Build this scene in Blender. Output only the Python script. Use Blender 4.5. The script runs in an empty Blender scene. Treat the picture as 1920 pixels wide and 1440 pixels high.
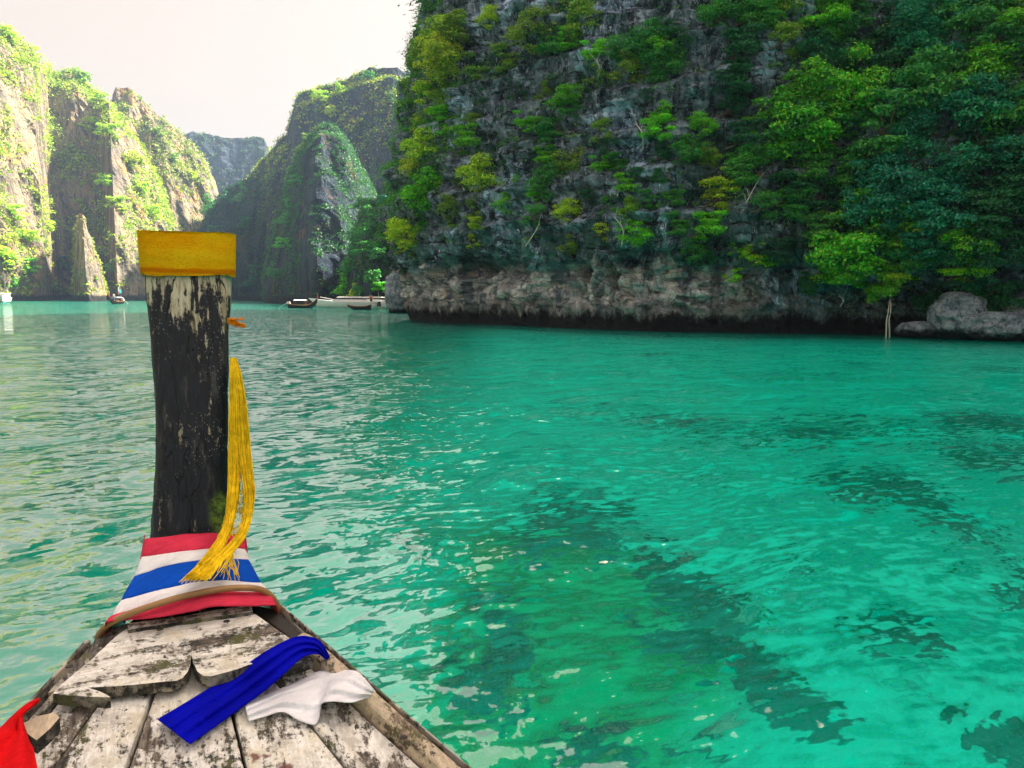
import bpy, bmesh, math, random
import numpy as np
from mathutils import Vector, Matrix, Euler
from mathutils.bvhtree import BVHTree

# ------------------------------------------------------------------ camera, world, sun, exposure
sc = bpy.context.scene
C = bpy.context.collection
R = math.radians
rng = np.random.default_rng(7)
random.seed(7)
CAM_H = 2.3; F = 1450.0; PITCH = 6.5; ROLL = 0.5
cam_d = bpy.data.cameras.new('camera'); cam = bpy.data.objects.new('camera', cam_d); C.objects.link(cam)
cam_d.sensor_width = 36; cam_d.lens = F/1920*36; cam_d.clip_start = 0.05; cam_d.clip_end = 3000
CM = Matrix.Rotation(R(90-PITCH), 4, 'X') @ Matrix.Rotation(R(ROLL), 4, 'Z')
cam.matrix_world = Matrix.Translation((0, 0, CAM_H)) @ CM
sc.camera = cam
SUN_AZ, SUN_EL = 68.0, 47.0           # azimuth from +Y towards +X
world = bpy.data.worlds.new('World'); sc.world = world; world.use_nodes = True
wn = world.node_tree.nodes; wl = world.node_tree.links; wn.clear()
wo = wn.new('ShaderNodeOutputWorld'); bg = wn.new('ShaderNodeBackground'); bg.inputs[1].default_value = 0.11
sky = wn.new('ShaderNodeTexSky'); sky.sky_type = 'NISHITA'; sky.sun_disc = False
sky.sun_elevation = R(SUN_EL); sky.sun_rotation = R(SUN_AZ); sky.dust_density = 10; sky.air_density = 1.0; sky.ozone_density = 1
mx = wn.new('ShaderNodeMix'); mx.data_type = 'RGBA'; mx.inputs[0].default_value = 0.75
mx.inputs[7].default_value = (1.7, 1.2, .78, 1)      # thin bright cloud veil
tint = wn.new('ShaderNodeMix'); tint.data_type = 'RGBA'; tint.blend_type = 'MULTIPLY'; tint.inputs[0].default_value = 1; tint.inputs[7].default_value = (1.05, .95, .83, 1)
wl.new(sky.outputs[0], tint.inputs[6]); wl.new(tint.outputs[2], mx.inputs[6]); wl.new(mx.outputs[2], bg.inputs[0]); wl.new(bg.outputs[0], wo.inputs[0])
sd = bpy.data.lights.new('sun', 'SUN'); sd.energy = 4.0; sd.angle = R(0.5); sd.color = (1, .9, .72)
sun = bpy.data.objects.new('sun', sd); C.objects.link(sun)
sdir = Vector((math.sin(R(SUN_AZ))*math.cos(R(SUN_EL)), math.cos(R(SUN_AZ))*math.cos(R(SUN_EL)), math.sin(R(SUN_EL))))
sun.rotation_euler = (-sdir).to_track_quat('-Z', 'Y').to_euler()
sc.view_settings.view_transform = 'Standard'; sc.view_settings.look = 'None'
sc.view_settings.exposure = 2.5; sc.view_settings.gamma = 1
sc.cycles.use_denoising = True
sc.cycles.max_bounces = 10; sc.cycles.diffuse_bounces = 3; sc.cycles.glossy_bounces = 3
sc.cycles.transmission_bounces = 6; sc.cycles.transparent_max_bounces = 8; sc.cycles.volume_bounces = 0
sc.cycles.sample_clamp_indirect = 6; sc.cycles.caustics_reflective = False
sc.cycles.blur_glossy = 0.3

# ------------------------------------------------------------------ projecting helpers (photo pixel -> point of the place)
C3 = CM.to_3x3(); CO = Vector((0, 0, CAM_H))
def ray(px, py): return (C3 @ Vector(((px-960)/F, -(py-720)/F, -1))).normalized()
def atY(px, py, Y): d = ray(px, py); return CO + d*(Y/d.y)
def atZ(px, py, z): d = ray(px, py); return CO + d*((z-CAM_H)/d.z)
PHI = R(22.5)
AX = Vector((-math.sin(PHI), math.cos(PHI), 0)); RX = Vector((math.cos(PHI), math.sin(PHI), 0)); UZ = Vector((0, 0, 1))
def PS(px, py, s): d = ray(px, py); return CO + d*(s/d.dot(AX))
def zdeck(s): return 1.25 + 0.25*(s-1.5)
def PD(px, py, up=0.0):                               # on the sloping foredeck, raised by up
    d = ray(px, py)
    t = (zdeck(0)+up-CAM_H)/(d.z-0.25*d.dot(AX))
    return CO + d*t
def to_px(p):
    q = C3.transposed() @ (Vector(p)-CO); return 960+F*q.x/-q.z, 720-F*q.y/-q.z

# ------------------------------------------------------------------ noise in numpy
_perm = np.random.default_rng(3).permutation(256); _perm = np.concatenate([_perm, _perm, _perm])
_g = np.random.default_rng(4).normal(size=(256, 3)); _g /= np.linalg.norm(_g, axis=1)[:, None]
def perlin(x, y, z):
    x, y, z = np.broadcast_arrays(np.asarray(x, float), np.asarray(y, float), np.asarray(z, float))
    xi, yi, zi = np.floor(x).astype(int), np.floor(y).astype(int), np.floor(z).astype(int)
    xf, yf, zf = x-xi, y-yi, z-zi
    u, v, w = [t*t*t*(t*(t*6-15)+10) for t in (xf, yf, zf)]
    out = 0
    for a in (0, 1):
        for b in (0, 1):
            for c in (0, 1):
                h = _perm[(_perm[(_perm[(xi+a) & 255]+yi+b) & 255]+zi+c) & 255]
                g = _g[h]
                d = g[..., 0]*(xf-a)+g[..., 1]*(yf-b)+g[..., 2]*(zf-c)
                out = out + d*(u if a else 1-u)*(v if b else 1-v)*(w if c else 1-w)
    return out*1.6
def fbm(x, y, z, o=4, gain=.5):
    s = 0; a = 1; n = 0
    for i in range(o):
        s = s + a*perlin(x+17.3*i, y-9.1*i, z+4.7*i); n += a; a *= gain; x, y, z = x*2.03, y*2.03, z*2.03
    return s/n
def ridged(x, y, z, o=4):
    s = 0; a = 1; n = 0
    for i in range(o):
        s = s + a*(1-2*np.abs(perlin(x+7.3*i, y, z))); n += a; a *= .5; x, y, z = x*2.1, y*2.1, z*2.1
    return s/n
def sstep(a, b, x): t = np.clip((x-a)/(b-a), 0, 1); return t*t*(3-2*t)

# ------------------------------------------------------------------ mesh helpers
def raw_mesh(name, V, Q, mat=None, smooth=False):
    V = np.asarray(V, dtype=np.float32); Q = np.asarray(Q, dtype=np.int32); k = Q.shape[1]
    me = bpy.data.meshes.new(name); me.vertices.add(len(V)); me.vertices.foreach_set('co', V.ravel())
    me.loops.add(Q.size); me.loops.foreach_set('vertex_index', Q.ravel())
    me.polygons.add(len(Q)); me.polygons.foreach_set('loop_start', np.arange(0, Q.size, k, dtype=np.int32))
    me.polygons.foreach_set('loop_total', np.full(len(Q), k, dtype=np.int32))
    me.polygons.foreach_set('use_smooth', np.full(len(Q), smooth, dtype=bool))
    me.update(calc_edges=True); me.validate()
    if mat: me.materials.append(mat)
    return me
def grid_quads(nu, nv, wrap=False):
    i = np.arange(nu if wrap else nu-1)[:, None]; j = np.arange(nv-1)[None, :]
    i2 = (i+1) % nu
    return np.stack([i*nv+j, i2*nv+j, i2*nv+j+1, i*nv+j+1], -1).reshape(-1, 4)
def link(name, me, parent=None, loc=None):
    o = bpy.data.objects.new(name, me); C.objects.link(o)
    if parent: o.parent = parent
    if loc is not None: o.location = loc
    return o
def tag(o, label=None, cat=None, group=None, kind=None):
    for k, v in (('label', label), ('category', cat), ('group', group), ('kind', kind)):
        if v: o[k] = v
    return o
def empty(name, loc, label, cat, group=None):
    o = bpy.data.objects.new(name, None); C.objects.link(o); o.location = loc; o.empty_display_size = .1
    return tag(o, label, cat, group)
def sub(V, loc): return [Vector(v)-Vector(loc) for v in V]
def pyd(name, V, Fc, mat, parent=None, smooth=False, origin=None):
    org = Vector(parent.location) if parent and origin is None else Vector(origin or (0, 0, 0))
    if parent and parent.parent: org = Vector(parent.parent.location)+Vector(parent.location)
    me = bpy.data.meshes.new(name); me.from_pydata([tuple(Vector(v)-org) for v in V], [], Fc); me.update()
    me.materials.append(mat)
    if smooth: me.polygons.foreach_set('use_smooth', [True]*len(me.polygons))
    o = link(name, me, parent)
    if not parent: o.location = org
    return o
def tube_geo(pts, rads, n=8, cap=True):
    pts = [Vector(p) for p in pts]; V = []; Fc = []
    up = Vector((0.13, 0.21, 1)).normalized()
    for i, p in enumerate(pts):
        t = (pts[min(i+1, len(pts)-1)]-pts[max(i-1, 0)]).normalized()
        a = t.cross(up)
        if a.length < .1: a = t.cross(Vector((1, 0, 0)))
        a.normalize(); b = t.cross(a)
        r = rads[i] if hasattr(rads, '__len__') else rads
        for k in range(n):
            th = 2*math.pi*k/n; V.append(p+a*math.cos(th)*r+b*math.sin(th)*r)
    for i in range(len(pts)-1):
        for k in range(n):
            Fc.append((i*n+k, i*n+(k+1) % n, (i+1)*n+(k+1) % n, (i+1)*n+k))
    if cap: Fc.append(tuple(range(n))[::-1]); Fc.append(tuple((len(pts)-1)*n+k for k in range(n)))
    return V, Fc
def join(parts):
    V = []; Fc = []
    for v, f in parts:
        o = len(V); V += list(v); Fc += [tuple(i+o for i in q) for q in f]
    return V, Fc
def spline(pts, m):
    pts = [Vector(p) for p in pts]; out = []
    n = len(pts)
    for i in range(m):
        t = i/(m-1)*(n-1); k = min(int(t), n-2); u = t-k
        p0, p1, p2, p3 = pts[max(k-1, 0)], pts[k], pts[k+1], pts[min(k+2, n-1)]
        out.append(.5*((2*p1)+(p2-p0)*u+(2*p0-5*p1+4*p2-p3)*u*u+(3*p1-p0-3*p2+p3)*u**3))
    return out

# ------------------------------------------------------------------ node helpers
class NT:
    def __init__(s, name, disp=False):
        s.m = bpy.data.materials.new(name); s.m.use_nodes = True; s.n = s.m.node_tree.nodes; s.l = s.m.node_tree.links
        s.n.clear(); s.out = s.n.new('ShaderNodeOutputMaterial')
    def node(s, t, **kw):
        x = s.n.new(t)
        for k, v in kw.items(): setattr(x, k, v)
        return x
    def put(s, sock, v):
        if v is None: return
        if isinstance(v, bpy.types.NodeSocket): s.l.new(v, sock)
        elif isinstance(v, (tuple, list)) and len(v) == 3 and sock.type == 'RGBA': sock.default_value = (*v, 1)
        else: sock.default_value = v
    def math(s, op, a, b=None, c=None, clamp=False):
        x = s.node('ShaderNodeMath', operation=op, use_clamp=clamp); s.put(x.inputs[0], a); s.put(x.inputs[1], b)
        if c is not None: s.put(x.inputs[2], c)
        return x.outputs[0]
    def mix(s, f, a, b, bt='MIX'):
        x = s.node('ShaderNodeMix', data_type='RGBA', blend_type=bt); s.put(x.inputs[0], f); s.put(x.inputs[6], a); s.put(x.inputs[7], b); return x.outputs[2]
    def pos(s): return s.node('ShaderNodeNewGeometry').outputs['Position']
    def obj(s): return s.node('ShaderNodeTexCoord').outputs['Object']
    def map(s, v, scale=(1, 1, 1), rot=(0, 0, 0), loc=(0, 0, 0)):
        # rotate first, then scale
        x = s.node('ShaderNodeMapping', vector_type='POINT')
        if rot != (0, 0, 0):
            y = s.node('ShaderNodeVectorRotate', rotation_type='EULER_XYZ'); s.put(y.inputs['Vector'], v); y.inputs['Rotation'].default_value = rot; v = y.outputs[0]
        s.put(x.inputs[0], v); x.inputs['Scale'].default_value = scale; x.inputs['Location'].default_value = loc
        return x.outputs[0]
    def noise(s, v, scale=1, detail=4, rough=.55, dist=0, col=False):
        x = s.node('ShaderNodeTexNoise'); s.put(x.inputs['Vector'], v); x.inputs['Scale'].default_value = scale
        x.inputs['Detail'].default_value = detail; x.inputs['Roughness'].default_value = rough; x.inputs['Distortion'].default_value = dist
        return x.outputs[1 if col else 0]
    def vor(s, v, scale=1, feat='F1', out=0, rnd=1):
        x = s.node('ShaderNodeTexVoronoi', feature=feat); s.put(x.inputs['Vector'], v); x.inputs['Scale'].default_value = scale
        x.inputs['Randomness'].default_value = rnd
        return x.outputs[out]
    def ss(s, v, a, b, lo=0., hi=1.):
        x = s.node('ShaderNodeMapRange', interpolation_type='SMOOTHSTEP'); s.put(x.inputs[0], v)
        x.inputs[1].default_value = a; x.inputs[2].default_value = b; x.inputs[3].default_value = lo; x.inputs[4].default_value = hi
        return x.outputs[0]
    def sep(s, v): x = s.node('ShaderNodeSeparateXYZ'); s.put(x.inputs[0], v); return x.outputs
    def bump(s, h, dist=.1, strength=1, nrm=None):
        x = s.node('ShaderNodeBump'); s.put(x.inputs['Height'], h); x.inputs['Distance'].default_value = dist; x.inputs['Strength'].default_value = strength
        if nrm: s.l.new(nrm, x.inputs['Normal'])
        return x.outputs[0]
    def bsdf(s, col, rough=.8, spec=.3, nrm=None, metal=0, sheen=0):
        x = s.node('ShaderNodeBsdfPrincipled'); s.put(x.inputs['Base Color'], col); s.put(x.inputs['Roughness'], rough)
        x.inputs['Specular IOR Level'].default_value = spec; s.put(x.inputs['Metallic'], metal)
        if sheen: x.inputs['Sheen Weight'].default_value = sheen
        if nrm: s.l.new(nrm, x.inputs['Normal'])
        s.l.new(x.outputs[0], s.out.inputs[0]); return x
def simple(name, col, rough=.6, spec=.3, var=.15, scale=8):
    t = NT(name); n = t.noise(t.obj(), scale, 3)
    c = t.mix(t.ss(n, .3, .7), tuple(v*(1-var) for v in col), tuple(min(1, v*(1+var)) for v in col))
    t.bsdf(c, rough, spec); return t.m

# ---- rock of the near cliff
def near_rock():
    t = NT('limestone_near'); p = t.pos(); x, y, z = t.sep(p)
    warp = t.node('ShaderNodeVectorMath', operation='ADD'); t.put(warp.inputs[0], p)
    wsc = t.node('ShaderNodeVectorMath', operation='SCALE'); t.put(wsc.inputs[0], t.noise(p, .5, 3, col=True)); wsc.inputs['Scale'].default_value = 1.2
    t.l.new(wsc.outputs[0], warp.inputs[1]); w = warp.outputs[0]
    streak = t.noise(t.map(w, (1.6, 1.6, .22)), 1, 6, .65)
    streak2 = t.noise(t.map(w, (5, 5, .9), loc=(3, 1, 8)), 1, 5, .65)
    blot = t.noise(w, 1.1, 8, .7)
    fine = t.noise(p, 9, 5, .7)
    c = t.mix(t.ss(streak, .38, .62), (.014, .025, .042), (.18, .255, .33))
    c = t.mix(t.ss(blot, .5, .62), c, (.32, .44, .56))
    c = t.mix(t.math('MULTIPLY', t.ss(streak2, .54, .64), t.ss(fine, .42, .55)), c, (.48, .56, .62))
    c = t.mix(t.math('MULTIPLY', t.ss(t.noise(w, .45, 4), .5, .62), .8), c, (.012, .06, .05))
    c = t.mix(t.math('MULTIPLY', t.ss(streak, .4, .6), t.math('MULTIPLY', t.ss(z, 3.8, 4.6), t.ss(z, 7.2, 5.8))), c, (.05, .15, .12))      # lichen
    c = t.mix(t.math('MULTIPLY', t.ss(t.noise(p, .11, 3), .5, .6), .75), c, t.mix(1, c, (2.3, 2.4, 2.6), 'MULTIPLY'))
    # ledge cracks
    cr = t.noise(t.map(w, (.5, .5, 3.2), loc=(9, 2, 1)), 1, 5, .7)
    c = t.mix(t.math('MULTIPLY', t.ss(cr, .56, .64), .85), c, (.012, .015, .018))
    # pale beige band over the tide line
    zn = t.math('ADD', z, t.math('MULTIPLY', t.math('SUBTRACT', t.noise(t.map(p, (.5, .5, .2)), 1, 5, .65), .5), 4.5))
    band = t.math('MULTIPLY', t.ss(zn, 4.9, 3.9), t.ss(x, 17.2, 12.5))
    bs = t.noise(t.map(p, (.9, .9, .8), loc=(4, 4, 0)), 1, 7, .7)
    bc = t.mix(t.ss(bs, .4, .6), (.34, .39, .43), (.8, .83, .84))
    bc = t.mix(t.math('MULTIPLY', t.ss(t.noise(p, .35, 3), .52, .64), .6), bc, (.55, .47, .37))
    pit = t.ss(t.noise(p, 5.5, 6, .75), .56, .62)
    bc = t.mix(t.math('MULTIPLY', pit, .8), bc, (.07, .07, .07))
    bc = t.mix(t.math('MULTIPLY', t.ss(t.noise(t.map(w, (.55, .55, .07), loc=(1, 7, 0)), 1, 4, .6), .56, .6), .85), bc, (.13, .18, .23))   # blue grey water streaks
    bc = t.mix(t.ss(t.vor(t.map(w, (.45, .45, .9)), 1, 'DISTANCE_TO_EDGE'), .018, .004), bc, (.12, .11, .1))
    c = t.mix(band, c, bc)
    low2 = t.math('MULTIPLY', t.ss(zn, 3.0, 2.2), t.ss(x, 12.5, 15))
    c = t.mix(t.math('MULTIPLY', low2, t.ss(t.noise(p, 3.2, 6, .75), .47, .58)), c, (.36, .4, .38))
    # tide band
    tn = t.math('ADD', z, t.math('MULTIPLY', t.math('SUBTRACT', t.noise(t.map(p, (1.3, 1.3, .5), loc=(0, 0, 5)), 1, 6, .7), .5), 2.6))
    tn2 = t.math('ADD', tn, t.math('MULTIPLY', t.math('SUBTRACT', fine, .5), .7))
    c = t.mix(t.ss(tn2, 2.3, 1.6, 0, .55), c, (.07, .08, .08))
    c = t.mix(t.ss(tn2, 1.45, .85), c, (.012, .012, .015))
    h = t.math('ADD', t.math('MULTIPLY', blot, .6), t.math('ADD', t.math('MULTIPLY', fine, .22), t.math('MULTIPLY', streak2, .35)))
    h = t.math('SUBTRACT', h, t.math('MULTIPLY', t.ss(cr, .56, .64), .3))
    t.bsdf(c, .85, .25, t.bump(h, .55)); return t.m
def far_rock(name, warm):  # sunlit and shaded tones of one rock, light and haze put into the colour
    t = NT(name); p = t.pos(); x, y, z = t.sep(p)
    streak = t.noise(t.map(p, (.28, .28, .035)), 1, 6, .65)
    s2 = t.noise(t.map(p, (.9, .9, .16), loc=(3, 3, 3)), 1, 5, .65)
    blot = t.noise(p, .16, 6, .6)
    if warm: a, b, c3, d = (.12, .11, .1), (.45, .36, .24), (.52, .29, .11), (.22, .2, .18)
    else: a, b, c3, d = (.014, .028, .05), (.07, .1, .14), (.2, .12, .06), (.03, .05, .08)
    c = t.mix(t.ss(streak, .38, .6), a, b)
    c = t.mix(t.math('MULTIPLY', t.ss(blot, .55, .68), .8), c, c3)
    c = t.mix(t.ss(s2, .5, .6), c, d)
    c = t.mix(t.ss(s2, .42, .36), c, (.07, .07, .07))
    c = t.mix(t.ss(t.math('ADD', z, t.math('MULTIPLY', s2, 2)), 3.0, 2.0), c, (.03, .03, .03))
    t.bsdf(c, .9, .15, t.bump(t.math('ADD', t.noise(p, .5, 6, .65), t.math('MULTIPLY', s2, .7)), 2.2)); return t.m
def boulder_mat(name, a, b):
    t = NT(name); p = t.pos(); z = t.sep(p)[2]
    n = t.noise(p, 1.6, 8, .7); c = t.mix(t.ss(n, .4, .6), a, b)
    c = t.mix(t.ss(t.noise(p, 6, 5, .7), .55, .62), c, tuple(v*.35 for v in a))
    c = t.mix(t.ss(t.math('ADD', z, n), 1.35, .75), c, (.012, .012, .015))
    t.bsdf(c, .85, .2, t.bump(n, .4)); return t.m
def leaf_mat():
    t = NT('leaves'); oi = t.node('ShaderNodeObjectInfo'); g = t.node('ShaderNodeNewGeometry')
    r = g.outputs['Random Per Island']
    hsv = t.node('ShaderNodeHueSaturation'); t.l.new(oi.outputs['Color'], hsv.inputs['Color'])
    t.l.new(t.ss(r, 0, 1, .465, .53), hsv.inputs['Hue'])
    t.l.new(t.math('ADD', .65, t.math('MULTIPLY', t.math('FRACT', t.math('MULTIPLY', r, 7.3)), .95)), hsv.inputs['Value'])
    c = hsv.outputs[0]; pn = t.noise(t.pos(), .22, 4, .6)
    c = t.mix(t.ss(pn, .52, .68, 0, .6), c, t.mix(1, c, (1.45, 1.3, .8), 'MULTIPLY')); c = t.mix(t.ss(pn, .47, .33, 0, .6), c, t.mix(1, c, (.4, .62, .9), 'MULTIPLY'))
    d = t.node('ShaderNodeBsdfDiffuse'); tr = t.node('ShaderNodeBsdfTranslucent'); gl = t.node('ShaderNodeBsdfGlossy'); gl.inputs['Roughness'].default_value = .45
    t.l.new(c, d.inputs[0]); t.l.new(c, tr.inputs[0]); gl.inputs[0].default_value = (.6, .6, .6, 1)
    m1 = t.node('ShaderNodeMixShader'); m1.inputs[0].default_value = .38; t.l.new(d.outputs[0], m1.inputs[1]); t.l.new(tr.outputs[0], m1.inputs[2])
    m2 = t.node('ShaderNodeMixShader'); m2.inputs[0].default_value = .05; t.l.new(m1.outputs[0], m2.inputs[1]); t.l.new(gl.outputs[0], m2.inputs[2])
    t.l.new(m2.outputs[0], t.out.inputs[0]); return t.m
def weathered(name, paint=(.88, .88, .85), wood=(.15, .13, .11), cover=.5, red=0.0, along=.0, amt=1.0):
    """flaking white paint over grey wood; grain runs along the boat (or across: along=pi/2)"""
    t = NT(name); o = t.obj(); oi = t.node('ShaderNodeObjectInfo').outputs['Random']
    off = t.node('ShaderNodeCombineXYZ'); t.put(off.inputs[0], t.math('MULTIPLY', oi, 31)); t.put(off.inputs[2], t.math('MULTIPLY', oi, 17))
    ad = t.node('ShaderNodeVectorMath', operation='ADD'); t.put(ad.inputs[0], o); t.l.new(off.outputs[0], ad.inputs[1]); v = ad.outputs[0]
    rot = (0, 0, -PHI+along)
    g1 = t.noise(t.map(v, (26, 5, 20), rot), 1, 8, .72)
    g2 = t.noise(t.map(v, (120, 12, 90), rot), 1, 6, .7)
    big = t.noise(v, 4.5, 5, .6)
    sp = t.noise(v, 55, 5, .75)
    k = t.math('ADD', t.math('MULTIPLY', g1, .5), t.math('ADD', t.math('MULTIPLY', big, .45), t.math('MULTIPLY', sp, .35)))
    m = t.ss(k, .655-cover*.1-.02, .655-cover*.1+.035)
    pt = t.mix(t.ss(g2, .35, .65), tuple(x*.72 for x in paint), paint)
    pt = t.mix(t.math('MULTIPLY', t.ss(t.noise(v, 22, 6, .75), .46, .6), .5), pt, (.36, .33, .27))
    pt = t.mix(t.math('MULTIPLY', t.ss(t.noise(v, 9, 4), .5, .65), .4), pt, (.62, .56, .38))
    wd = t.mix(t.ss(g2, .38, .62), tuple(x*.35 for x in wood), tuple(x*1.5 for x in wood))
    wd = t.mix(t.ss(t.noise(v, 7, 5, .65), .5, .6), wd, (.03, .032, .03))
    wd = t.mix(t.math('MULTIPLY', t.ss(t.noise(v, 14, 3), .55, .6), .6), wd, (.13, .14, .05))
    c = t.mix(m, wd, pt)
    c = t.mix(t.ss(sp, .62, .66), c, (.05, .045, .04))
    if red: c = t.mix(t.math('MULTIPLY', t.ss(t.noise(v, 5.5, 4, .6), .66-red*.08, .69-red*.08), .85), c, (.13, .03, .025))
    h = t.math('ADD', t.math('MULTIPLY', m, .35), t.math('ADD', t.math('MULTIPLY', g2, .5), t.math('MULTIPLY', sp, .3)))
    t.bsdf(c, .75, .3, t.bump(h, .004*amt)); return t.m
def post_mat(z0, z1, moss):
    t = NT('black_painted_post'); p = t.pos(); x, y, z = t.sep(p)
    rot = (0, 0, -PHI)
    f = t.math('DIVIDE', t.math('SUBTRACT', z, z0), z1-z0)                # 0 foot .. 1 top
    st = t.noise(t.map(p, (34, 22, 1.1), rot), 1, 7, .68)
    st2 = t.noise(t.map(p, (90, 60, 5), rot), 1, 5, .7)
    sp = t.noise(p, 48, 4, .75); ch = t.noise(p, 14, 5, .7)
    k = t.math('ADD', t.math('MULTIPLY', st, .75), t.math('ADD', t.math('MULTIPLY', sp, .2), t.math('MULTIPLY', ch, .15)))
    bare = t.math('ADD', k, t.ss(f, .58, .98, -.05, .15))
    m = t.ss(bare, .585, .64)
    dark = t.mix(t.ss(st2, .4, .65), (.002, .004, .010), (.008, .013, .026))
    dark = t.mix(t.math('MULTIPLY', t.ss(t.noise(t.map(p, (30, 20, 3), rot, (4, 1, 2)), 1, 6, .7), .55, .68), .55), dark, (.09, .09, .085))
    pale = t.mix(t.ss(st2, .35, .65), (.26, .22, .15), (.56, .51, .4))
    c = t.mix(m, dark, pale)
    crk = t.noise(t.map(p, (16, 10, 1.1), rot, (8, 0, 0)), 1, 3, .5)
    crk = t.ss(t.math('ABSOLUTE', t.math('SUBTRACT', crk, .5)), .012, .003)
    c = t.mix(t.math('MULTIPLY', crk, t.ss(f, .6, .75)), c, (.015, .012, .01))
    fl = t.math('ADD', t.vor(t.map(p, (1, 1, .7)), 170, 'F1', 0), t.math('MULTIPLY', sp, .25)); flr = t.vor(t.map(p, (1, 1, .7)), 170, 'F1', 1)
    spots = t.math('MULTIPLY', t.ss(fl, .42, .3), t.ss(t.noise(p, 7, 3), .46, .56))
    spots = t.math('MULTIPLY', spots, t.ss(t.sep(flr)[0], .55, .6))
    c = t.mix(t.math('MULTIPLY', spots, .6), c, (.36, .36, .3))
    dv = t.node('ShaderNodeVectorMath', operation='DISTANCE'); t.put(dv.inputs[0], t.map(p, (1, 1, .55), loc=(0, 0, 0))); dv.inputs[1].default_value = (moss.x, moss.y, moss.z*.55)
    ms = t.ss(t.math('ADD', dv.outputs['Value'], t.math('MULTIPLY', t.math('SUBTRACT', ch, .5), .05)), .055, .025)
    c = t.mix(ms, c, t.mix(t.ss(sp, .4, .6), (.03, .06, .01), (.16, .24, .03)))
    h = t.math('ADD', t.math('MULTIPLY', m, -.4), t.math('ADD', t.math('MULTIPLY', st2, .7), t.math('MULTIPLY', sp, .35)))
    h = t.math('SUBTRACT', h, t.math('MULTIPLY', crk, 1.2))
    t.bsdf(c, .62, .35, t.bump(h, .004)); return t.m
def cloth(name, col, weave=700, wr=.0015, dark=.8, scale=9, fuzz=False):
    t = NT(name); o = t.obj()
    n = t.noise(o, scale, 4); c = t.mix(t.ss(n, .3, .7), tuple(x*dark for x in col), col)
    w = t.noise(o, weave, 2, .6)
    wk = t.noise(t.map(o, (14, 60, 30), (0, 0, R(-35))), 1, 4, .6, .6)
    h = t.math('ADD', t.math('MULTIPLY', w, .2), t.math('MULTIPLY', wk, 7.0))
    t.bsdf(c, .9, .06, t.bump(h, wr)); return t.m
def towelling():
    t = NT('yellow_towelling'); o = t.obj()
    n = t.noise(t.map(o, (6, 6, 16)), 1, 4); f = t.noise(t.map(o, (150, 150, 230)), 1, 5, .75)
    z = t.sep(o)[2]
    c = t.mix(t.ss(n, .35, .65), (.98, .46, .002), (1.0, .63, .01))
    c = t.mix(t.math('MULTIPLY', t.ss(f, .52, .66), .55), c, (.5, .2, .0))
    zz = t.math('ADD', z, t.math('MULTIPLY', t.math('SUBTRACT', n, .5), .02))
    c = t.mix(t.math('MULTIPLY', t.math('MULTIPLY', t.ss(zz, -.046, -.038), t.ss(zz, -.022, -.032)), .8), c, (.7, .16, .0))
    t.bsdf(c, .95, .05, t.bump(f, .012)); return t.m
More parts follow.
